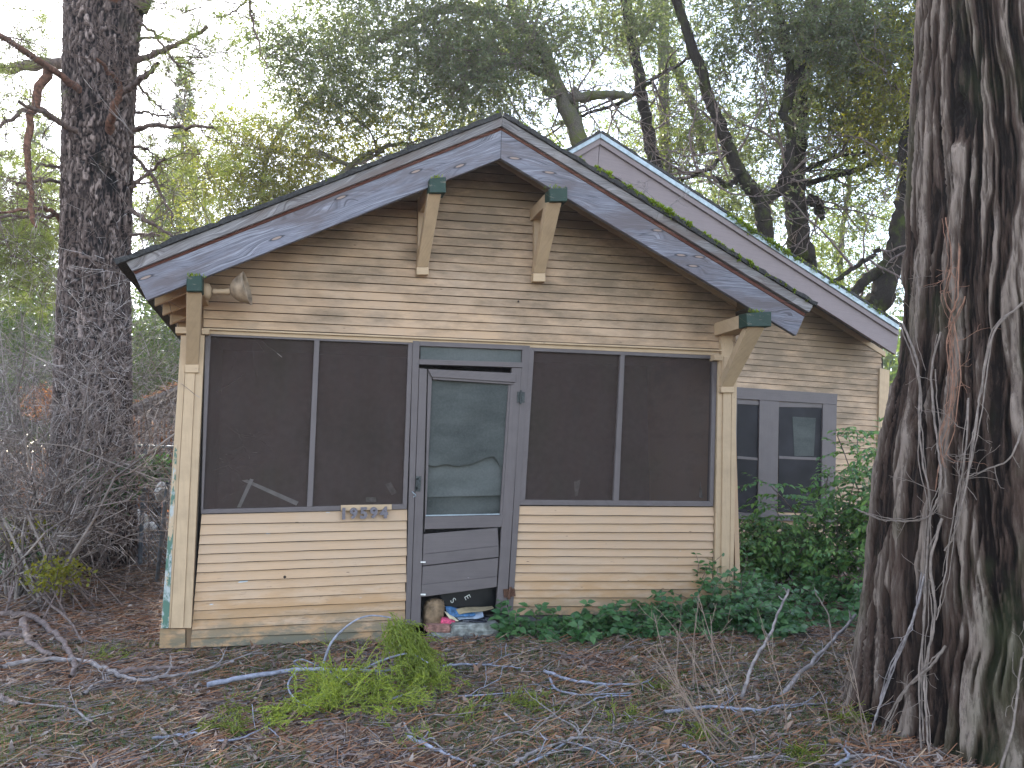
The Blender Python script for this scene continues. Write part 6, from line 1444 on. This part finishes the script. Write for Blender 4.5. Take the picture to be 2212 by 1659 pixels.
# ================================================================== LITTER
def scatter_view(n, ymin=1215, ymax=1720, xmin=-60, xmax=2270, power=1.0):
    px = rng.uniform(xmin, xmax, n * 2); py = ymin + (ymax - ymin) * rng.random(n * 2) ** power
    d = _F[None] + _R[None] * ((px - CXP) / FPX)[:, None] + _U[None] * ((CYP - py) / FPX)[:, None]
    p = CAM[None] + d * ((0 - CAM[2]) / d[:, 2])[:, None]
    inside = (p[:, 1] > 0.0) & (p[:, 0] > lx - 0.15) & (p[:, 0] < rx) ; far = p[:, 1] > 9
    cz = np.hypot(p[:, 0] - CEDX[0], p[:, 1] - CEDX[1]) < 0.8
    p = p[~inside & ~far & ~cz][:n]; p[:, 2] = gz(p[:, 0], p[:, 1]); return p
def litter():
    p = scatter_view(46000); n = len(p); a = rng.uniform(0, np.pi * 2, n) ; a = np.where(rng.random(n) < .5, rng.normal(size=n) * .5 + 0.1, a)
    d = np.stack([np.cos(a), np.sin(a), rng.normal(size=n) * .16], 1); L = .07 + .12 * rng.random(n); p[:, 2] += .006 + .02 * rng.random(n)
    bend = d + rng.normal(size=(n, 3)) * np.array([.25, .25, .05]); m = p + d * (L / 2)[:, None]; e = m + nrm(bend) * (L / 2)[:, None]
    o = obj('fallen_needles', mesh_np(*ribbons(p, e, .0026, .0018)), M['litter_needles']); tag(o, 'brown pine needles covering the ground', 'needles', kind='stuff')
    p = scatter_view(6000); n = len(p); a = rng.normal(size=n) * .9; d = np.stack([np.cos(a), np.sin(a), rng.normal(size=n) * .1], 1); p[:, 2] += .012 + .02 * rng.random(n)
    A, B, ra, rb_, _, _ = grow(p, d, .10 + .18 * rng.random(n), .0045, 2, 3, (1,), .5, .22, rmin=.0016)
    for X_ in (A, B): g_ = gz(X_[:, 0], X_[:, 1]); X_[:, 2] = g_ + .008 + (X_[:, 2] - g_).clip(0, .25) * .22
    V, F = ribbons(A, B, ra * 1.1, rb_ * 1.1); o = obj('fallen_twigs', mesh_np(V, F), M['litter_twigs']); tag(o, 'small grey and brown twigs scattered over the ground', 'twigs', kind='stuff')
    p = scatter_view(1500); n = len(p); a = rng.normal(size=n) * .5; d = np.stack([np.cos(a), np.sin(a), np.zeros(n)], 1) * rng.choice([-1, 1], n)[:, None]
    A, B, ra, rb_, _, _ = grow(p, d, .22 + .4 * rng.random(n), .0045 + .004 * rng.random(n), 2, 7, (1,), .45, .15, rmin=.0018)
    for X_ in (A, B): g_ = gz(X_[:, 0], X_[:, 1]); X_[:, 2] = g_ + .018 + np.abs(X_[:, 2] - g_).clip(0, .25) * .25
    V, F = prisms(A, B, ra, rb_, 3); o = obj('fallen_twigs', mesh_np(V, F), M['litter_twigs']); tag(o, 'long thin curved twigs lying on top of the litter', 'twigs', kind='stuff')
    p = scatter_view(42000); n = len(p); p[:, 2] += .008 + .02 * rng.random(n); a = rng.uniform(0, 6.3, n); d = np.stack([np.cos(a), np.sin(a), rng.normal(size=n) * .35], 1)
    sz = rng.random(n) ** 2; V, F = leaves(p, d, .028 + .055 * sz, .009 + .020 * sz, flat=.45); o = obj('fallen_leaves', mesh_np(V, F), M['litter_leaves']); tag(o, 'small dead leaves and bark chips over the ground', 'leaves', kind='stuff')
    p = scatter_view(80000, 1390, 1720); g = fbm(p[:, 0] * 1.4, p[:, 1] * 1.4, 88, 3) + 0.06 * np.clip((p[:, 0] - 0) / 3, -1, 1); p = p[g > .505]; n = len(p); d = np.stack([rng.normal(size=n) * .6, rng.normal(size=n) * .6, .5 + rng.random(n)], 1)
    V, F = leaves(p, d, .025 + .05 * rng.random(n), .0032); o = obj('grass', mesh_np(V, F), M['grass']); tag(o, 'thin tufts of grass coming through the litter', 'grass', kind='stuff')
    p = scatter_view(26000, 1385, 1720); g = fbm(p[:, 0] * 2.3, p[:, 1] * 2.3, 95, 3); p = p[g > .51]; n = len(p); p[:, 2] += .012; a = rng.uniform(0, 6.3, n)
    V, F = leaves(p, np.stack([np.cos(a), np.sin(a), .2 + .3 * rng.random(n)], 1), .012 + .012 * rng.random(n), .008, flat=.4); o = obj('ground_moss', mesh_np(V, F), M['grass']); tag(o, 'tiny green weeds and moss among the needles', 'moss', kind='stuff')
    # moss at the foot of the left post
    c = on_ground(385, 1402); n = 1600; p = c + rng.normal(size=(n, 3)) * np.array([.16, .05, 0]) + np.array([0.02, -0.03, 0]); p[:, 2] = gz(p[:, 0], p[:, 1]) + .005
    V, F = leaves(p, rng.normal(size=(n, 3)) * .5 + np.array([0, 0, 1]), .018, .008); o = obj('post_moss', mesh_np(V, F), M['moss']); tag(o, 'green moss around the foot of the left corner post', 'moss', kind='stuff')
litter()
# larger single dead leaves
big = leaf_mesh(.075, .045, .3, .15); big.materials.append(isl_mat('big_dead_leaf', [(.30, .17, .09), (.22, .12, .07)]))
for i, (px, py, w_) in enumerate(((1400, 1580, 'in the litter above the bottom twigs'), (1130, 1608, 'beside the curled thin twig'), (1820, 1610, 'left of the cedar foot'), (1700, 1395, 'under the upright crooked stick'), (1735, 1415, 'behind the thick leaning stick'), (1430, 1620, 'among the base of the dry stalks'), (545, 1400, 'by the sill left of the bough'), (1240, 1612, 'beneath the forked grey branch'))):
    p = on_ground(px, py, .03); o = bpy.data.objects.new('dead_leaf', big); col.objects.link(o); o.location = p; o.rotation_euler = (rng.normal() * .4 + .5, rng.normal() * .4, rng.uniform(0, 6)); tag(o, 'curled orange-brown dead leaf ' + w_, 'leaf', 'curled dead leaves')

# ================================================================== AIR
def haze():
    x0, x1, y0, y1, z0, z1 = -34.0, 34.0, -9.0, 52.0, -1.6, 22.0
    V = [(x, y, z) for z in (z0, z1) for y in (y0, y1) for x in (x0, x1)]
    F = [(0, 2, 3, 1), (4, 5, 7, 6), (0, 1, 5, 4), (2, 6, 7, 3), (0, 4, 6, 2), (1, 3, 7, 5)]
    me = bpy.data.meshes.new('m'); me.from_pydata(V, [], F); me.update()
    m = bpy.data.materials.new('pale_haze'); m.use_nodes = True; t = m.node_tree; t.nodes.clear()
    o = t.nodes.new('ShaderNodeOutputMaterial'); v = t.nodes.new('ShaderNodeVolumePrincipled')
    v.inputs['Color'].default_value = (0.95, 0.97, 1.0, 1); v.inputs['Density'].default_value = 0.0013; v.inputs['Anisotropy'].default_value = 0.35
    t.links.new(v.outputs[0], o.inputs['Volume']); ob = obj('haze', me, m); ob['kind'] = 'stuff'; ob['label'] = 'thin pale haze in the air between the trees'
haze()
